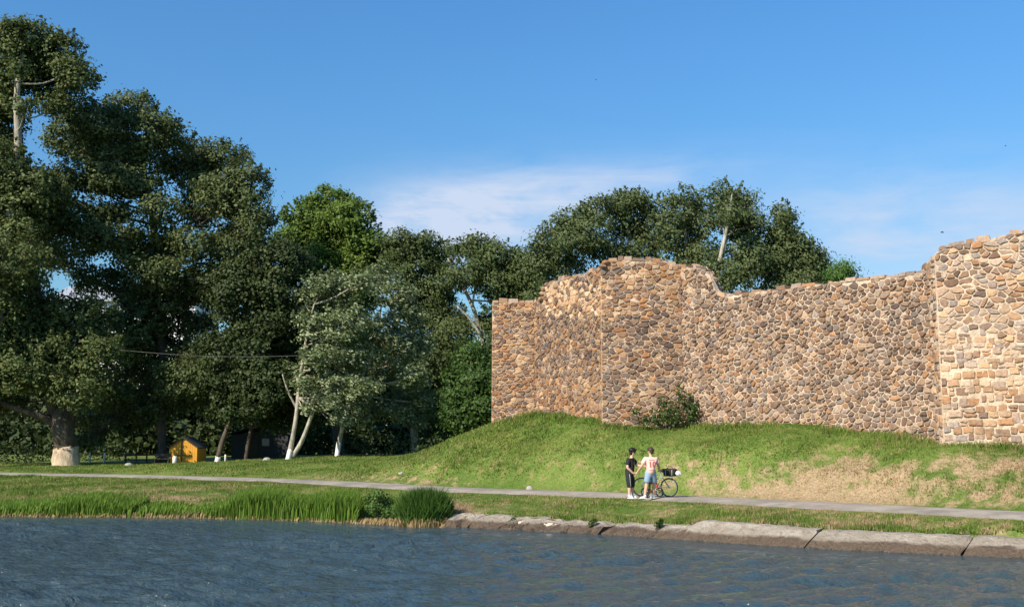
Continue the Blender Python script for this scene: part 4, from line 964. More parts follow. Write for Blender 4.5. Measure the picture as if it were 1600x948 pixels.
# leafy shrub left of it
def shrub(name, label, px, topy, D, blobs, leaf, size, n, seed, base=None, stems=7, stem_mat='bark', cat='shrub'):
    rs = np.random.default_rng(seed); pr = random.Random(seed); v = at(px, topy, D); z0 = gz(v.x, v.y) if base is None else base; root = empty(name, (v.x, v.y, z0)); tag(root, label, cat)
    cen = []; nor = []; mb = MB()
    for bx, by, rx, ry, dd in blobs:
        c = at(bx, by, D + dd); k_ = D / FPX; m = int(n * rx * ry / 100); u = rs.normal(size=(m, 3)); u /= np.linalg.norm(u, axis=1, keepdims=True)
        cen.append(np.array(c[:]) + u * (rs.random(m) ** .5)[:, None] * np.array([rx * k_, (rx + ry) * .5 * k_, ry * k_])); nor.append(u * .5 + rs.normal(size=(m, 3)) * .7 + np.array([0, 0, .4]))
        for s in range(3):
            st = Vector((v.x + (pr.random() - .5) * .25, D + (pr.random() - .5) * .2, z0 - .1)); en = c + Vector(((pr.random() - .5) * rx * k_, 0, (pr.random() - .3) * ry * k_)); mb.tube([st, st.lerp(en, .5) + Vector((0, 0, .1)), en], [.025, .018, .006], 4, cap=False)
    mb.build('stem', M[stem_mat], root); Cn = np.concatenate(cen); Nn = np.concatenate(nor)
    link_mesh('foliage', leaf_mesh('foliage', Cn, Nn, size * (.6 + .8 * rs.random(len(Cn))), .55, rs, rs.random(len(Cn))), M[leaf], root); TREE_TRI.append((name, 2 * len(Cn))); return root
ew, _ = edge_at(597)
shrub('waterside_shrub', 'small yellow green leafy shrub between the reed bed and dark clump', 597, 800, ew.y + .8, [(590, 775, 12, 12, 0), (604, 785, 14, 14, .3), (585, 793, 14, 12, -.2), (607, 803, 16, 12, -.3), (575, 780, 8, 10, .2)], 'sapling', .11, 150, 62)
shrub('wall_bush', 'dark green bush with upright shoots growing against the foot of the buttress', 1045, 664, 46.6, [(1062, 612, 9, 18, .1), (1070, 630, 14, 18, .2), (1050, 640, 16, 20, 0), (1075, 650, 18, 15, .1), (1030, 650, 20, 15, 0), (1010, 655, 18, 10, -.1), (995, 645, 9, 9, 0), (1045, 655, 25, 13, -.3), (1085, 640, 7, 18, 0), (1035, 630, 8, 14, .2), (1080, 620, 6, 10, 0)], 'bush', .13, 62, 63)
shrub('wall_plant', 'tiny plant growing on top of the curtain wall beside the tower', 1448, 424, 38.6, [(1448, 417, 4, 6, 0)], 'bush', .07, 300, 64, base=at(1448, 424, 38.6).z)
for k, (px, nm, lb) in enumerate([(792, 'bank_weed', 'green weed hanging over the gap in the concrete left of the pale stones'), (918, 'bank_weed', 'green weed on the concrete edge at the end of the weedy slab'), (1022, 'bank_weed', 'small weed on the thin slab right below the bicycles')]):
    e, nrm, z = slab_section(px, 812); v = e + nrm * .3; pxx, pyy = to_px(v.x, v.y, z - .1); shrub(nm, lb, float(pxx), float(pyy), v.y, [(float(pxx), float(pyy), 7, 6, 0), (float(pxx) + 4, float(pyy) - 5, 4, 5, 0)], 'bush', .08, 200, 65 + k, base=z - .25, cat='weed')

# ------------------------------------------------------------------ cabin, shed, fence, building, small things
M['ochre'] = simple('ochre_boards', (.60, .28, .022), .7, .12, 5, .01); M['dark_wood'] = simple('dark_wood', (.05, .038, .028), .85, .2, 6, .01); M['roof_felt'] = simple('roof_felt', (.045, .04, .04), .9, .15, 8)
D = 80.5; c = at(286, 722, D); z0 = gz(c.x, D); k_ = D / FPX
cab = empty('cabin', (c.x, D, z0)); tag(cab, 'small ochre yellow wooden cabin with a gabled front under the trees', 'cabin')
hw = 21.5 * k_; eav = 1.2; rdg = 1.88; dep = 2.4
# boards of the gable front: each a plank of its own
nb = 12
for i in range(nb):
    x0 = -hw + 2 * hw * i / nb + .006; x1 = -hw + 2 * hw * (i + 1) / nb - .006; hz = lambda x: eav + (rdg - eav) * (1 - abs(x) / hw)
    mb = MB(); yf = D - .05; yb = D
    vs = [(c.x + x, y, z) for y in (yf, yb) for x, z in ((x0, z0 + .02), (x1, z0 + .02), (x1, z0 + hz(x1)), (x0, z0 + hz(x0)))]
    mb.add(vs, [(0, 1, 2, 3), (7, 6, 5, 4), (0, 4, 5, 1), (1, 5, 6, 2), (2, 6, 7, 3), (3, 7, 4, 0)]); mb.build('board', M['ochre'], cab)
mb = MB(); mb.box((c.x, D + dep / 2 + .01, z0 + eav / 2), (2 * hw - .02, dep, eav)); mb.add([(c.x - hw + .01, D + .02, z0 + eav), (c.x + hw - .01, D + .02, z0 + eav), (c.x, D + .02, z0 + rdg - .02), (c.x - hw + .01, D + dep, z0 + eav), (c.x + hw - .01, D + dep, z0 + eav), (c.x, D + dep, z0 + rdg - .02)], [(0, 1, 2), (5, 4, 3)]); mb.build('wall', M['ochre'], cab)
for s in (-1, 1):
    mb = MB(); th = .07; ov = .10
    a0 = Vector((c.x, 0, z0 + rdg + .01)); a1 = Vector((c.x + s * (hw + ov), 0, z0 + eav - ov * (rdg - eav) / hw)); 
    vs = [Vector((q.x, y, q.z + h)) for y in (D - .22, D + dep + .2) for h in (0, th) for q in (a0, a1)]
    mb.add(vs, [(0, 1, 3, 2), (4, 6, 7, 5), (0, 4, 5, 1), (2, 3, 7, 6), (0, 2, 6, 4), (1, 5, 7, 3)]); mb.build('roof_panel', M['roof_felt'], cab)
mb = MB(); mb.box((c.x + .25, D - .065, z0 + .75), (.7, .03, 1.1)); mb.build('door', M['dark_wood'], cab) if False else None
mb = MB(); mb.box((c.x - .1, D - .075, z0 + .95), (.07, .04, 1.8)); mb.build('trunk_shade_bar', M['dark_wood'], cab)  # invented dark upright, stands in for a tree trunk and its shadow
mb = MB(); mb.box((c.x + .08, D - .08, z0 + .62), (2 * hw * .55, .04, .06)); mb.build('rail', M['dark_wood'], cab)  # invented dark crossbar, same trunk and shadow lines over the front
# dark shed
D = 90; c = at(405, 716, D); z0 = gz(c.x, D); sh = empty('shed', (c.x, D, z0)); tag(sh, 'dark shed almost lost in shade behind the leaning trees', 'shed')
M['shed'] = simple('shed_boards', (.035, .04, .045), .8, .2, 5, .01)
mb = MB(); mb.box((c.x, D + 1.5, z0 + 1.0), (4.6, 3, 2.0)); mb.build('wall', M['shed'], sh)
mb = MB(); vs = [(c.x + x, D + y, z0 + z) for y in (-.25, 3.2) for x, z in ((-2.6, 1.95), (0, 2.7), (2.6, 1.95), (2.6, 2.05), (0, 2.8), (-2.6, 2.05))]
mb.add(vs, [(0, 1, 4, 5), (1, 2, 3, 4), (11, 10, 7, 6), (10, 9, 8, 7), (0, 6, 7, 1), (1, 7, 8, 2), (5, 4, 10, 11), (4, 3, 9, 10), (0, 5, 11, 6), (2, 8, 9, 3)]); mb.build('roof', M['roof_felt'], sh)
mb = MB(); mb.box((c.x - .5, D - .03, z0 + 1.0), (.9, .05, 1.7)); mb.build('door', M['dark_wood'], sh)
mb = MB(); mb.box((c.x + .5, D - .03, z0 + 1.35), (.6, .04, .6)); mb.build('window', simple('dim_glass', (.10, .13, .15), .15, .1, 3), sh)
# fence
D = 83; f0 = at(196, 722, D); f1 = at(262, 722, D); z0 = gz(f0.x, D); fe = empty('wooden_fence', (f0.x, D, z0)); tag(fe, 'low dark wooden rail fence left of the yellow cabin', 'fence')
for i in range(5):
    x = f0.x + (f1.x - f0.x) * i / 4; mb = MB(); mb.box((x, D, gz(x, D) + .45), (.10, .10, 1.1), i * .3); mb.build('post', M['dark_wood'], fe)
for h in (.35, .72):
    mb = MB(); mb.box(((f0.x + f1.x) / 2, D - .07, z0 + h), (f1.x - f0.x + .2, .04, .11)); mb.build('rail', M['dark_wood'], fe)
# picnic bench between fence and cabin
D = 79; c = at(253, 722, D); z0 = gz(c.x, D); be = empty('bench', (c.x, D, z0)); tag(be, 'dark wooden bench in front of the cabin left corner', 'bench')
mb = MB(); mb.box((c.x, D, z0 + .42), (1.15, .36, .06)); mb.build('seat', M['dark_wood'], be)
mb = MB(); mb.box((c.x, D + .2, z0 + .66), (1.15, .05, .26)); mb.build('backrest', M['dark_wood'], be)
for s in (-1, 1): mb = MB(); mb.box((c.x + s * .48, D, z0 + .2), (.08, .34, .44)); mb.build('leg', M['dark_wood'], be)
def bollard(px, py, D, h, r, label):
    c = at(px, py, D); z0 = gz(c.x, D); mb = MB(); mb.tube([(c.x, D, z0 - .1), (c.x, D, z0 + h * .9), (c.x, D, z0 + h)], [r * 1.05, r, r * .8], 10); o = mb.build('white_post', M['whitewash'], None, True); tag(o, label, 'post', 'white painted posts in the park')
bollard(273, 722, 78.6, .62, .16, 'squat white post in front of the yellow cabin')
bollard(163, 722, 84, .75, .09, 'white post right of the big poplar, the brighter of two')
bollard(140, 722, 85, .80, .08, 'thin greyish white post just right of the big poplar')
bollard(352, 721, 80, .55, .07, 'short white post between the leaning trees and the yellow cabin')
M['rock'] = simple('grey_rock', (.34, .32, .28), .9, .15, 8, .03)
def rock(px, py, D, s, label, seed):
    c = at(px, py, D) if D else None; z0 = gz(c.x, c.y); mb = MB(); mb.ball((c.x, c.y, z0 + s[2] * .4), s, 9, 6, noise=.35, seed=seed); o = mb.build('rock', M['rock'], None); tag(o, label, 'rock', 'pale rocks lying in the grass')
rock(201, 723, 76, (.28, .2, .16), 'pale block of stone on the lawn right of the big poplar', 1)
rock(417, 716, 76, (.30, .2, .16), 'grey stone at the lawn edge left of the forked silver poplar', 2)
rock(827, 744, 45.6, (.13, .12, .15), 'whitish stone on the mound slope above the path', 3)
rock(627, 740, 53.6, (.14, .12, .10), 'small white stone at the left foot of the mound', 4)
# building behind the trees
D = 150; c0 = at(118, 470, D); c1 = at(272, 470, D); bld = empty('building', ((c0.x + c1.x) / 2, D, .7)); tag(bld, 'white building with a grey metal roof glimpsed high between the left trees', 'building')
M['plaster'] = simple('white_plaster', (.70, .70, .70), .9, .05, 2); M['zinc'] = simple('grey_roof', (.36, .38, .42), .5, .08, 2)
zt = at(195, 470, D).z; zr = at(195, 441, D).z; cx = (c0.x + c1.x) / 2; hw = (c1.x - c0.x) / 2 + 3
mb = MB(); mb.box((cx, D + 6, (zt + .5) / 2), (2 * hw, 12, zt - .5)); mb.build('wall', M['plaster'], bld)
mb = MB(); mb.add([(cx - hw - .6, D - .7, zt - .1), (cx + hw + .6, D - .7, zt - .1), (cx + hw + .6, D + 6, zr), (cx - hw - .6, D + 6, zr), (cx + hw + .6, D + 12.7, zt - .1), (cx - hw - .6, D + 12.7, zt - .1), (cx - hw - .6, D - .7, zt + .15), (cx + hw + .6, D - .7, zt + .15), (cx + hw + .6, D + 6, zr + .25), (cx - hw - .6, D + 6, zr + .25), (cx + hw + .6, D + 12.7, zt + .15), (cx - hw - .6, D + 12.7, zt + .15)],
    [(3, 2, 1, 0), (5, 4, 2, 3), (6, 7, 8, 9), (9, 8, 10, 11), (0, 1, 7, 6), (4, 5, 11, 10), (0, 6, 9, 3), (3, 9, 11, 5), (1, 2, 8, 7), (2, 4, 10, 8)]); mb.build('roof', M['zinc'], bld)
for i in range(6):
    x = cx - hw + (i + .5) * 2 * hw / 6; mb = MB(); mb.box((x, D - .04, zt - 1.6), (1.3, .12, 1.5)); mb.build('window', bpy.data.materials['dim_glass'], bld)
# power line
pts = []
for i in range(25):
    f = i / 24; px = 180 + 300 * f; py = 546 + 9 * f + 6 * math.sin(f * math.pi); pts.append(at(px, py, 76.2 - 1.2 * f))
mb = MB(); mb.tube(pts, .017, 5); o = mb.build('overhead_cable', simple('cable_rubber', (.05, .05, .05), .5, .05, 3)); tag(o, 'thin overhead cable sagging across the dark trees', 'cable')
# birds
M['bird'] = simple('bird_black', (.02, .02, .02), .7, .05, 5)
for px, py, D, lb in [(1472, 363, 60, 'tiny dark bird in the sky just above the tower shoulder'), (1571, 228, 110, 'tiny dark bird high above the right tower'), (931, 125, 130, 'tiny dark bird high in the middle of the sky')]:
    c = at(px, py, D); b = empty('bird', c); tag(b, lb, 'bird', 'birds flying in the sky'); mb = MB(); mb.tube([c + Vector((-.10, 0, 0)), c + Vector((-.04, 0, .01)), c + Vector((.05, 0, 0)), c + Vector((.11, 0, -.01))], [.01, .03, .03, .008], 6); mb.build('body', M['bird'], b, True)
    for s in (-1, 1):
        mb = MB(); mb.add([c + Vector((-.03, 0, .02)), c + Vector((.04, 0, .02)), c + Vector((.01, s * .10, .06)), c + Vector((-.03, s * .2, .03))], [(0, 1, 2, 3)]); mb.build('wing', M['bird'], b)

# ------------------------------------------------------------------ people
M['skin'] = simple('skin', (.60, .36, .25), .55, .05, 10); M['skin2'] = simple('skin_fair', (.66, .40, .29), .55, .05, 10)
M['black_cloth'] = simple('black_cloth', (.016, .016, .018), .85, .1, 20); M['black_trousers'] = simple('black_trousers', (.02, .02, .022), .85, .1, 20)
M['jersey'] = simple('pink_jersey', (.80, .52, .45), .8, .05, 9, .004); M['denim'] = simple('light_denim', (.27, .37, .52), .85, .12, 16, .004); M['white_cloth'] = simple('white_cloth', (.80, .78, .75), .7, .04, 8)
M['hair'] = simple('dark_hair', (.012, .009, .008), .5, .2, 40); M['hair2'] = simple('brown_hair', (.045, .028, .018), .55, .2, 40)
M['red_print'] = simple('red_print', (.45, .11, .10), .7, .05, 9); M['grey_print'] = simple('grey_print', (.50, .50, .50), .7, .05, 9); M['eye'] = simple('eye_dark', (.03, .02, .02), .3, .05, 9); M['lip'] = simple('lips', (.45, .18, .15), .5, .05, 9)
def skin_obj(name, nodes, edges, root_key, mat, parent, sub=2):
    keys = list(nodes); me0 = bpy.data.meshes.new(name + '_rig'); me0.from_pydata([nodes[k][0] for k in keys], [(keys.index(a), keys.index(b)) for a, b in edges], [])
    ob = bpy.data.objects.new(name + '_rig', me0); COL.objects.link(ob)
    ob.modifiers.new('skin', 'SKIN'); sk = me0.skin_vertices[0].data
    for i, k in enumerate(keys):
        r = nodes[k][1]; sk[i].radius = (r, r) if isinstance(r, (int, float)) else r; sk[i].use_root = (k == root_key)
    ob.modifiers['skin'].use_smooth_shade = True
    sm = ob.modifiers.new('sub', 'SUBSURF'); sm.levels = sub; sm.render_levels = sub
    dg = bpy.context.evaluated_depsgraph_get(); me = bpy.data.meshes.new_from_object(ob.evaluated_get(dg)); me.name = name
    bpy.data.objects.remove(ob); bpy.data.meshes.remove(me0)
    me.polygons.foreach_set('use_smooth', np.ones(len(me.polygons), dtype=bool)); me.materials.clear()
    return link_mesh(name, me, mat, parent)
def V3(*a): return Vector(a)
def add_hand(nodes, edges, key, wrist, d, side, pn):
    """hand at wrist pointing along d; side = direction towards the thumb; pn = palm normal (fingers curl to it)"""
    d = Vector(d).normalized(); side = Vector(side); side = (side - d * side.dot(d)).normalized(); pn = Vector(pn); pn = (pn - d * pn.dot(d)).normalized()
    nodes[key + 'p'] = (wrist + d * .055, (.026, .036)); edges.append((key, key + 'p'))
    for i, (off, L) in enumerate([(.030, .072), (.010, .080), (-.010, .074), (-.028, .058)]):
        k0, k1, k2 = f'{key}k{i}', f'{key}f{i}', f'{key}t{i}'
        b = wrist + d * .09 + side * off; nodes[k0] = (b, .010); nodes[k1] = (b + d * L * .55 + pn * .012, .009); nodes[k2] = (b + d * L * .9 + pn * .036, .008)
        edges += [(key + 'p', k0), (k0, k1), (k1, k2)]
    b = wrist + d * .035 + side * .036; nodes[key + 'h0'] = (b, .012); nodes[key + 'h1'] = (b + d * .035 + side * .022 + pn * .012, .010); nodes[key + 'h2'] = (b + d * .062 + side * .024 + pn * .022, .008)
    edges += [(key + 'p', key + 'h0'), (key + 'h0', key + 'h1'), (key + 'h1', key + 'h2')]
def person(label, O, pose, look, mats, group):
    """pose: joint name -> (x, y, z) relative to O, world aligned"""
    P = {k: O + Vector(v) for k, v in pose.items()}; root = empty('person', O); tag(root, label, 'person', group)
    f = Vector(look[0]).normalized(); hf = Vector(look[1]).normalized(); lft = Vector((-f.y, f.x, 0))
    N = {}; E = []
    N['pel'] = (P['pel'], (.135, .115)); N['spine'] = (P['pel'].lerp(P['chest'], .5), (.125, .10)); N['chest'] = (P['chest'], (.14, .11)); N['neckb'] = (P['neck'], (.055, .055)); N['neckt'] = (P['neck'].lerp(P['head'], .45), (.05, .05)); N['head'] = (P['head'], (.088, .10)); N['crown'] = (P['head'] + Vector((0, 0, .085)), (.076, .085))
    E += [('pel', 'spine'), ('spine', 'chest'), ('chest', 'neckb'), ('neckb', 'neckt'), ('neckt', 'head'), ('head', 'crown')]
    for s in 'lr':
        N[s + 'sh'] = (P[s + 'sh'], .062); N[s + 'el'] = (P[s + 'el'], .048); N[s + 'fa'] = (P[s + 'el'].lerp(P[s + 'wr'], .35), .048); N[s + 'wr'] = (P[s + 'wr'], .033)
        E += [('chest', s + 'sh'), (s + 'sh', s + 'el'), (s + 'el', s + 'fa'), (s + 'fa', s + 'wr')]
        add_hand(N, E, s + 'wr', P[s + 'wr'], P[s + 'wr'] - P[s + 'el'] + Vector(pose.get(s + 'hd', (0, 0, 0))) if s + 'hd' not in pose else Vector(pose[s + 'hd']), Vector((0, 0, .6)) + f * .4, lft * (1 if s == 'r' else -1))
        N[s + 'hip'] = (P[s + 'hip'], .085); N[s + 'kn'] = (P[s + 'kn'], .066); N[s + 'cf'] = (P[s + 'kn'].lerp(P[s + 'an'], .32), .068); N[s + 'an'] = (P[s + 'an'], .044)
        E += [('pel', s + 'hip'), (s + 'hip', s + 'kn'), (s + 'kn', s + 'cf'), (s + 'cf', s + 'an')]
    skin_obj('body', N, E, 'pel', mats['skin'], root)
    # shirt with sleeves
    S = {'w': (P['pel'] + Vector((0, 0, -.05 + pose_extra(pose, 'hem'))), (.205, .175)), 'm': (P['pel'].lerp(P['chest'], .5), (.19, .16)), 'c': (P['chest'], (.195, .155)), 't': (P['chest'].lerp(P['neck'], .72), (.10, .09))}
    se = [('w', 'm'), ('m', 'c'), ('c', 't')]
    for s in 'lr':
        S[s + 'a'] = (P[s + 'sh'], .088); S[s + 'b'] = (P[s + 'sh'].lerp(P[s + 'el'], .78), .084); se += [('c', s + 'a'), (s + 'a', s + 'b')]
    skin_obj('shirt', S, se, 'w', mats['shirt'], root)
    # trousers or shorts
    T = {'w': (P['pel'] + Vector((0, 0, .12)), (.17, .145)), 'p': (P['pel'] - Vector((0, 0, .03)), (.175, .155))}; te = [('w', 'p')]
    for s in 'lr':
        T[s + 'h'] = (P[s + 'hip'], .125); T[s + 'm'] = (P[s + 'hip'].lerp(P[s + 'kn'], .6), .115); te += [('p', s + 'h'), (s + 'h', s + 'm')]
        if mats['legs'] == 'long':
            T[s + 'k'] = (P[s + 'kn'], .102); T[s + 'e'] = (P[s + 'kn'].lerp(P[s + 'an'], .38), .092); te += [(s + 'm', s + 'k'), (s + 'k', s + 'e')]
        else: T[s + 'k'] = (P[s + 'kn'] + Vector((0, 0, .03)), .118); te += [(s + 'm', s + 'k')]
    skin_obj('trousers' if mats['legs'] == 'long' else 'shorts', T, te, 'w', mats['trousers'], root)
    # socks and shoes
    for s in 'lr':
        fd = Vector(pose[s + 'toe']).normalized(); a = P[s + 'an']
        skin_obj('sock', {'a': (a + (P[s + 'kn'] - a).normalized() * .16, .046), 'b': (a, .046), 'c': (a + Vector((0, 0, -.04)), .05)}, [('a', 'b'), ('b', 'c')], 'b', M['white_cloth'], root, 1)
        skin_obj('shoe', {'h': (a - fd * .045 + Vector((0, 0, -.045)), (.046, .042)), 'm': (a + fd * .06 + Vector((0, 0, -.052)), (.045, .036)), 't': (a + fd * .16 + Vector((0, 0, -.062)), (.044, .028)), 'u': (a + Vector((0, 0, .005)), (.05, .05))}, [('u', 'h'), ('h', 'm'), ('m', 't')], 'h', M['white_cloth'], root, 2)
        mb = MB(); R = fd.to_track_quat('X', 'Z').to_matrix(); mb.box(a + fd * .06 + Vector((0, 0, -.092)), (.27, .088, .022), M=R); mb.build('sole', M['white_cloth'], root, bevel=.008)
    # head details
    h = P['head'] + Vector((0, 0, .04)); hl = Vector((-hf.y, hf.x, 0)); R = Matrix((hf, hl, hf.cross(hl))).transposed()
    hm = MB(); hm.ball(h - hf * .018 + Vector((0, 0, .032)), (.116, .106, .108), 14, 10, R, .14, 3); hm.ball(h - hf * .06 + Vector((0, 0, -.03)), (.066, .090, .080), 12, 8, R, .10, 4)
    if mats.get('fringe'): hm.ball(h + hf * .055 + Vector((0, 0, .075)), (.07, .10, .055), 12, 8, R, .25, 5); hm.ball(h - hf * .02 + Vector((0, 0, .06)), (.125, .12, .10), 14, 10, R, .25, 6)
    hm.build('hair', mats['hair'], root, True)
    for s in (-1, 1):
        e = MB(); e.ball(h + hf * .086 + hl * s * .032 + Vector((0, 0, -.002)), (.008, .012, .008), 8, 6, R); e.build('eye', M['eye'], root, True)
        e = MB(); e.ball(h + hl * s * .088 + Vector((0, 0, -.012)), (.020, .010, .032), 8, 6, R); e.build('ear', mats['skin'], root, True)
    e = MB(); e.tube([h + hf * .088 + Vector((0, 0, .005)), h + hf * .108 + Vector((0, 0, -.03)), h + hf * .086 + Vector((0, 0, -.042))], [.008, .014, .008], 7); e.build('nose', mats['skin'], root, True)
    e = MB(); e.ball(h + hf * .082 + Vector((0, 0, -.066)), (.008, .022, .007), 8, 5, R); e.build('mouth', M['lip'], root, True)
    return root, P, f, lft
def pose_extra(p, k): return p.get(k, (0, 0, 0))[2] if k in p else 0.0
O1 = on_z(985.5, 777.5, .035); O1 = Vector((O1.x, O1.y, .035)); O2 = Vector((on_z(1006, 778.5, 0).x, O1.y - .22, .035))
# shared meeting point of the two hands
H = O1 + Vector((.175, -.10, .80))
def rel(o, v): return tuple(v - o)
pose1 = dict(pel=(-.03, .03, .88), chest=(.035, .02, 1.21), neck=(.05, .015, 1.385), head=(.095, -.005, 1.525), lsh=(.135, .155, 1.315), rsh=(-.075, -.13, 1.305), rel=(-.125, -.20, 1.035), rwr=(.075, -.15, .845), lel=(.24, .16, 1.10), lwr=(.42, .02, 1.09),
    lhip=(.03, .10, .82), rhip=(-.08, -.05, .82), lkn=(.075, .13, .47), rkn=(-.045, -.06, .465), lan=(.07, .16, .09), ran=(-.05, -.05, .09), ltoe=(.8, -.45, 0), rtoe=(.75, -.6, 0), rhd=(.95, .35, -.35), lhd=(.95, -.25, -.1), hem=(0, 0, -.04))
p1, P1, f1, l1 = person('person in black shirt and cropped black trousers reaching to shake hands', O1, pose1, ((.8, -.55, 0), (.93, .05, -.12)), dict(skin=M['skin2'], shirt=M['black_cloth'], trousers=M['black_trousers'], hair=M['hair'], legs='long', fringe=True), 'people standing on the path')
pose2 = dict(pel=(.19, .03, .90), chest=(.20, .03, 1.24), neck=(.205, .05, 1.415), head=(.20, .08, 1.555), lsh=(.01, -.02, 1.34), rsh=(.40, .07, 1.335), lel=(-.13, -.10, 1.09), lwr=tuple(H + Vector((.045, -.02, .06)) - O2), rel=(.485, .10, 1.09), rwr=(.52, .24, .94),
    lhip=(.10, .0, .84), rhip=(.28, .06, .84), lkn=(.055, .04, .47), rkn=(.34, .22, .48), lan=(-.02, .0, .09), ran=(.30, .30, .09), ltoe=(-.75, -.1, 0), rtoe=(-.3, .9, 0), lhd=(-.7, .05, -.55), rhd=(.5, .7, -.5), hem=(0, 0, -.10))
p2, P2, f2, l2 = person('person seen from behind in pink jersey number 10 and denim shorts', O2, pose2, ((-.22, .97, 0), (-.75, .65, -.1)), dict(skin=M['skin'], shirt=M['jersey'], trousers=M['denim'], hair=M['hair2'], legs='short'), 'people standing on the path')
def text_part(body, size, loc, facing, mat, parent, name, depth=.004):
    cu = bpy.data.curves.new(name, 'FONT'); cu.body = body; cu.size = size; cu.extrude = depth; cu.align_x = 'CENTER'; cu.align_y = 'CENTER'; cu.offset = .006
    ob = bpy.data.objects.new(name, cu); COL.objects.link(ob); dg = bpy.context.evaluated_depsgraph_get(); me = bpy.data.meshes.new_from_object(ob.evaluated_get(dg)); bpy.data.objects.remove(ob); bpy.data.curves.remove(cu)
    n = Vector(facing).normalized(); up = Vector((0, 0, 1)); x = up.cross(n).normalized(); up = n.cross(x); me.transform(Matrix.Translation(loc) @ Matrix((x, up, n)).transposed().to_4x4()); me.name = name; me.materials.clear()
    return link_mesh(name, me, mat, parent)
def back_pt(P, z, d): b = P['pel'].lerp(P['chest'], (z - P['pel'].z) / (P['chest'].z - P['pel'].z)); return b
# print on the jersey, laid against the back by ray casting the shirt
def wrap_to(shirt, me, n, gap=.004):
    from mathutils.bvhtree import BVHTree
    bv = BVHTree.FromPolygons([v.co[:] for v in shirt.data.vertices], [p.vertices[:] for p in shirt.data.polygons]); n = Vector(n).normalized()
    zs = [v.co.dot(n) for v in me.vertices]; z0 = min(zs)
    for v in me.vertices:
        o = v.co + n * .6; h = bv.ray_cast(o, -n, 1.5)
        if h[0] is not None: v.co = h[0] + n * (gap + (v.co.dot(n) - z0))
shirt2 = [c for c in p2.children if c.name.startswith('shirt')][0]; n2 = -f2
for body, size, z, nm in [('10', .27, 1.175, 'shirt_number'), ('_____', .0, 0, None)]:
    if nm is None: continue
    o = text_part(body, size, Vector((P2['chest'].x, P2['chest'].y, z)) + n2 * .2, n2, M['red_print'], p2, nm)
    bm = bmesh.new(); bm.from_mesh(o.data); bmesh.ops.triangulate(bm, faces=bm.faces); bmesh.ops.subdivide_edges(bm, edges=bm.edges, cuts=1); bm.to_mesh(o.data); bm.free(); wrap_to(shirt2, o.data, n2)
for z, wd, hh in [(1.325, .20, .022), (.985, .22, .014)]:
    mb = MB(); xx = Vector((0, 0, 1)).cross(n2).normalized(); k = 10
    vs = []
    for i in range(k + 1):
        for h in (-hh / 2, hh / 2): vs.append(Vector((P2['chest'].x, P2['chest'].y, z + h)) + xx * wd * (i / k - .5) + n2 * .2)
    mb.add(vs, [(2 * i, 2 * i + 2, 2 * i + 3, 2 * i + 1) for i in range(k)]); o = mb.build('shirt_stripe', M['red_print'], p2); wrap_to(shirt2, o.data, n2)
shirt1 = [c for c in p1.children if c.name.startswith('shirt')][0]
mb = MB(); xx = Vector((0, 0, 1)).cross(f1).normalized(); b = Vector((P1['chest'].x, P1['chest'].y, 1.18 + O1.z)) + f1 * .2 + xx * -.03
vs = [b + xx * x + Vector((0, 0, z)) for x, z in ((-.02, -.05), (.02, -.05), (.024, .05), (-.024, .05))]; mb.add(vs, [(0, 1, 2, 3)]); o = mb.build('chest_print', M['grey_print'], p1); wrap_to(shirt1, o.data, f1)
# grey side stripe down the near trouser leg
tro = [c for c in p1.children if c.name.startswith('trousers')][0]
mb = MB(); vs = []
for i in range(13):
    q = P1['rhip'].lerp(P1['rkn'], i / 9.0 * .9) if i < 10 else P1['rkn'].lerp(P1['ran'], (i - 9) * .09)
    for s in (-.008, .008): vs.append(q + Vector((.03 + s, -.3, 0)))
mb.add(vs, [(2 * i, 2 * i + 1, 2 * i + 3, 2 * i + 2) for i in range(12)]); o = mb.build('trouser_stripe', M['grey_print'], p1); wrap_to(tro, o.data, Vector((0, -1, 0)))

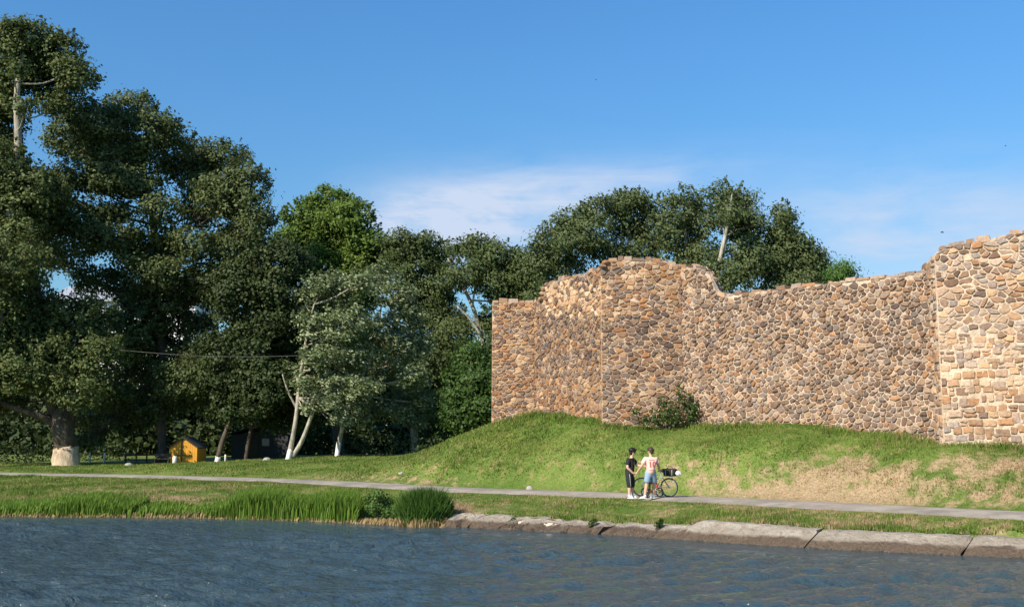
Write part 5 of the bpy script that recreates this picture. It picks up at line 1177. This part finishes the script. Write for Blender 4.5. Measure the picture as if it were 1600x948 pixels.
# ------------------------------------------------------------------ bicycles
M['tyre'] = simple('tyre_rubber', (.02, .02, .02), .8, .1, 9); M['steel'] = simple('bright_steel', (.55, .55, .56), .3, .05, 9, metal=.9); M['bike_grey'] = simple('grey_green_paint', (.24, .33, .29), .35, .05, 9); M['bike_red'] = simple('red_paint', (.50, .035, .03), .35, .05, 9)
M['black_plastic'] = simple('black_plastic', (.02, .02, .02), .5, .1, 9); M['plastic_bag'] = simple('white_plastic', (.75, .74, .72), .4, .05, 9)
def bicycle(name, label, loc, heading, R, wb, frame_mat, steer, sad_h, bar_h, lean=0.0, rack=False, kids=False):
    root = empty(name, loc); tag(root, label, 'bicycle', 'bicycles beside the two people')
    h = Vector((math.cos(heading), math.sin(heading), 0)); sd = Vector((-h.y, h.x, 0)); up = (Vector((0, 0, 1)) + sd * lean).normalized()
    def L(x, y, z): return Vector(loc) + h * x + sd * y + up * z
    rear = L(0, 0, R); front = L(wb, 0, R); bb = L(wb * .42, 0, R * .95); seat = L(wb * .24, 0, sad_h); ht = L(wb * .80, 0, bar_h * .90); hb = L(wb * .83, 0, bar_h * .72)
    sax = (sd * math.cos(steer) + h * math.sin(steer)).normalized(); fwd = (h * math.cos(steer) - sd * math.sin(steer)).normalized()
    for nm, c, ax in (('wheel', rear, sd), ('wheel', front, sax)):
        mb = MB(); mb.ring(c, ax, R - .022, .022, 30, 7); wh = mb.build('wheel', M['tyre'], root, True)
        mb = MB(); mb.ring(c, ax, R - .05, .010, 30, 5); mb.build('rim', M['steel'], wh, True)
        mb = MB(); mb.tube([c - ax * .04, c + ax * .04], .022, 8); mb.build('hub', M['steel'], wh)
        a = ax.orthogonal().normalized(); b = ax.cross(a); mb = MB()
        for k in range(16): t_ = k * math.pi / 8; mb.tube([c + ax * (.02 if k % 2 else -.02), c + (a * math.cos(t_) + b * math.sin(t_)) * (R - .05)], .0022, 3, cap=False)
        mb.build('spokes', M['steel'], wh)
    s = .8 if kids else 1.0; mb = MB()
    mb.tube([bb, seat.lerp(bb, .12)], .017 * s, 8); mb.tube([seat.lerp(bb, .25), ht], .017 * s, 8); mb.tube([bb, hb], .020 * s, 8); mb.tube([ht, hb], .022 * s, 8)
    for q in (-1, 1): mb.tube([rear + sd * q * .05, seat.lerp(bb, .25)], .010, 6); mb.tube([rear + sd * q * .05, bb], .011, 6)
    mb.build('frame', frame_mat, root, True)
    mb = MB()
    for q in (-1, 1): mb.tube([front + sax * q * .05, hb + (front - hb) * .30 + sax * q * .045, hb], .012, 6)
    mb.build('fork', frame_mat, root, True)
    top = ht + (ht - hb).normalized() * .12; mb = MB(); mb.tube([ht, top], .014, 6); mb.tube([top - sax * .28 * s - fwd * .07, top - sax * .12 + fwd * .02, top + sax * .12 + fwd * .02, top + sax * .28 * s - fwd * .07], .012, 6); mb.build('handlebar', M['black_plastic'], root, True)
    for q in (-1, 1): mb = MB(); mb.tube([top + sax * q * .20 * s - fwd * .03, top + sax * q * .30 * s - fwd * .08], .019, 7); mb.build('grip', M['black_plastic'], root, True)
    mb = MB(); mb.tube([seat.lerp(bb, .2), seat], .013, 6); mb.build('seat_post', M['steel'], root, True)
    mb = MB(); mb.tube([seat - h * .13, seat - h * .06 + up * .02, seat + h * .05 + up * .015, seat + h * .15], [.05, .07, .04, .015], 9); mb.build('saddle', M['black_plastic'], root, True)
    mb = MB(); mb.ring(bb + sd * .05, sd, R * .26, .008, 20, 5); mb.tube([bb - sd * .07, bb + sd * .07], .014, 7); mb.build('chainring', M['steel'], root, True)
    for q in (-1, 1):
        d = (h * .8 - up * .6) * q; mb = MB(); mb.tube([bb + sd * q * .07, bb + sd * q * .08 + d * .16 * s], .009, 6); cr = mb.build('crank', M['steel'], root, True); mb = MB(); mb.box(bb + sd * q * .12 + d * .16 * s, (.09, .08, .02), heading); mb.build('pedal', M['black_plastic'], cr)
    mb = MB(); mb.tube([rear + sd * .05 + up * .035, bb + sd * .05 + up * R * .25], .004, 4); mb.tube([rear + sd * .05 - up * .035, bb + sd * .05 - up * R * .25], .004, 4); mb.build('chain', M['black_plastic'], root)
    if rack:
        mb = MB(); zr = 2 * R + .06
        for q in (-1, 1): mb.tube([L(wb * .2, q * .06, zr), L(-.30, q * .06, zr)], .007, 5); mb.tube([rear + sd * q * .06, L(-.12, q * .06, zr)], .007, 5)
        for x in (.15, .0, -.15, -.29): mb.tube([L(x, -.06, zr), L(x, .06, zr)], .006, 5)
        mb.build('rack', M['steel'], root)
    if kids:
        for q in (-1, 1):
            c = rear + sd * q * .17 - up * (R - .07); mb = MB(); mb.ring(c, sd, .05, .018, 16, 6); tw = mb.build('training_wheel', M['plastic_bag'], root, True); mb = MB(); mb.tube([rear + sd * q * .05, c], .008, 5); mb.build('stay', M['steel'], tw)
    # stand
    mb = MB(); mb.tube([bb - h * .05, bb - h * .16 - up * (R * .95 - .01) - sd * .16], .009, 6); mb.build('kickstand', M['steel'], root)
    return root, L
q = on_z(1046.5, 778, 0); bl, LB = bicycle('bicycle', 'large grey green bicycle with a rear rack standing behind the two people', (q.x, q.y + .05, .035), math.pi - rad(30), .335, 1.05, M['bike_grey'], rad(-38), .90, .98, lean=.05, rack=True)
q = on_z(1009, 777.5, 0); kb, LK = bicycle('child_bicycle', 'small red child bicycle with white stabilisers by the jersey person leg', (q.x, q.y + .08, .035), rad(-14), .165, .50, M['bike_red'], rad(25), .47, .56, lean=-.03, kids=True)
# bag on the rack and plastic bag behind
hd = math.pi - rad(30); c = LB(-.06, 0, 2 * .335 + .06 + .135); bag = empty('black_bag', c - Vector((0, 0, .135))); tag(bag, 'black bag strapped on the rear rack of the large bicycle', 'bag')
bm = bmesh.new(); bmesh.ops.create_cube(bm, size=1); bmesh.ops.subdivide_edges(bm, edges=bm.edges, cuts=3, use_grid_fill=True)
for v in bm.verts:
    n = v.co.normalized() * .55; v.co = v.co.lerp(n, .38); v.co = Vector((v.co.x * .46, v.co.y * .30, v.co.z * .27 * (1.08 if v.co.z < 0 else .95)))
Rz = Matrix.Translation(c) @ Matrix.Rotation(hd, 4, 'Z'); bm.transform(Rz); me = bpy.data.meshes.new('body'); bm.to_mesh(me); bm.free(); me.polygons.foreach_set('use_smooth', np.ones(len(me.polygons), bool)); link_mesh('body', me, M['black_cloth'], bag)
mb = MB(); Rm = Rz.to_3x3(); mb.tube([c + Rm @ Vector((-.10, 0, .12)), c + Rm @ Vector((-.06, 0, .19)), c + Rm @ Vector((.06, 0, .19)), c + Rm @ Vector((.10, 0, .12))], .011, 6); mb.build('handle', M['black_plastic'], bag, True)
for x in (-.12, .12): mb = MB(); mb.tube([c + Rm @ Vector((x, y, z)) for y, z in ((-.155, -.12), (-.15, .08), (0, .137), (.15, .08), (.155, -.12))], .010, 5); mb.build('strap', M['grey_print'], bag, True)
c2 = LB(-.36, .02, 2 * .335 + .06 + .10); mb = MB(); mb.ball(c2, (.10, .09, .085), 14, 10, None, .22, 9); mb.ball(c2 + Vector((.06, 0, -.02)), (.07, .06, .05), 10, 8, None, .3, 10); o = mb.build('plastic_bag', M['plastic_bag'], None, True); tag(o, 'crumpled white plastic bag behind the black bag on the bicycle rack', 'bag')
open('/tmp/tri.txt','w').write(repr((sum(q[1] for q in TREE_TRI), TREE_TRI))); print('TRI', sum(q[1] for q in TREE_TRI), [q for q in TREE_TRI if q[1] > 60000])
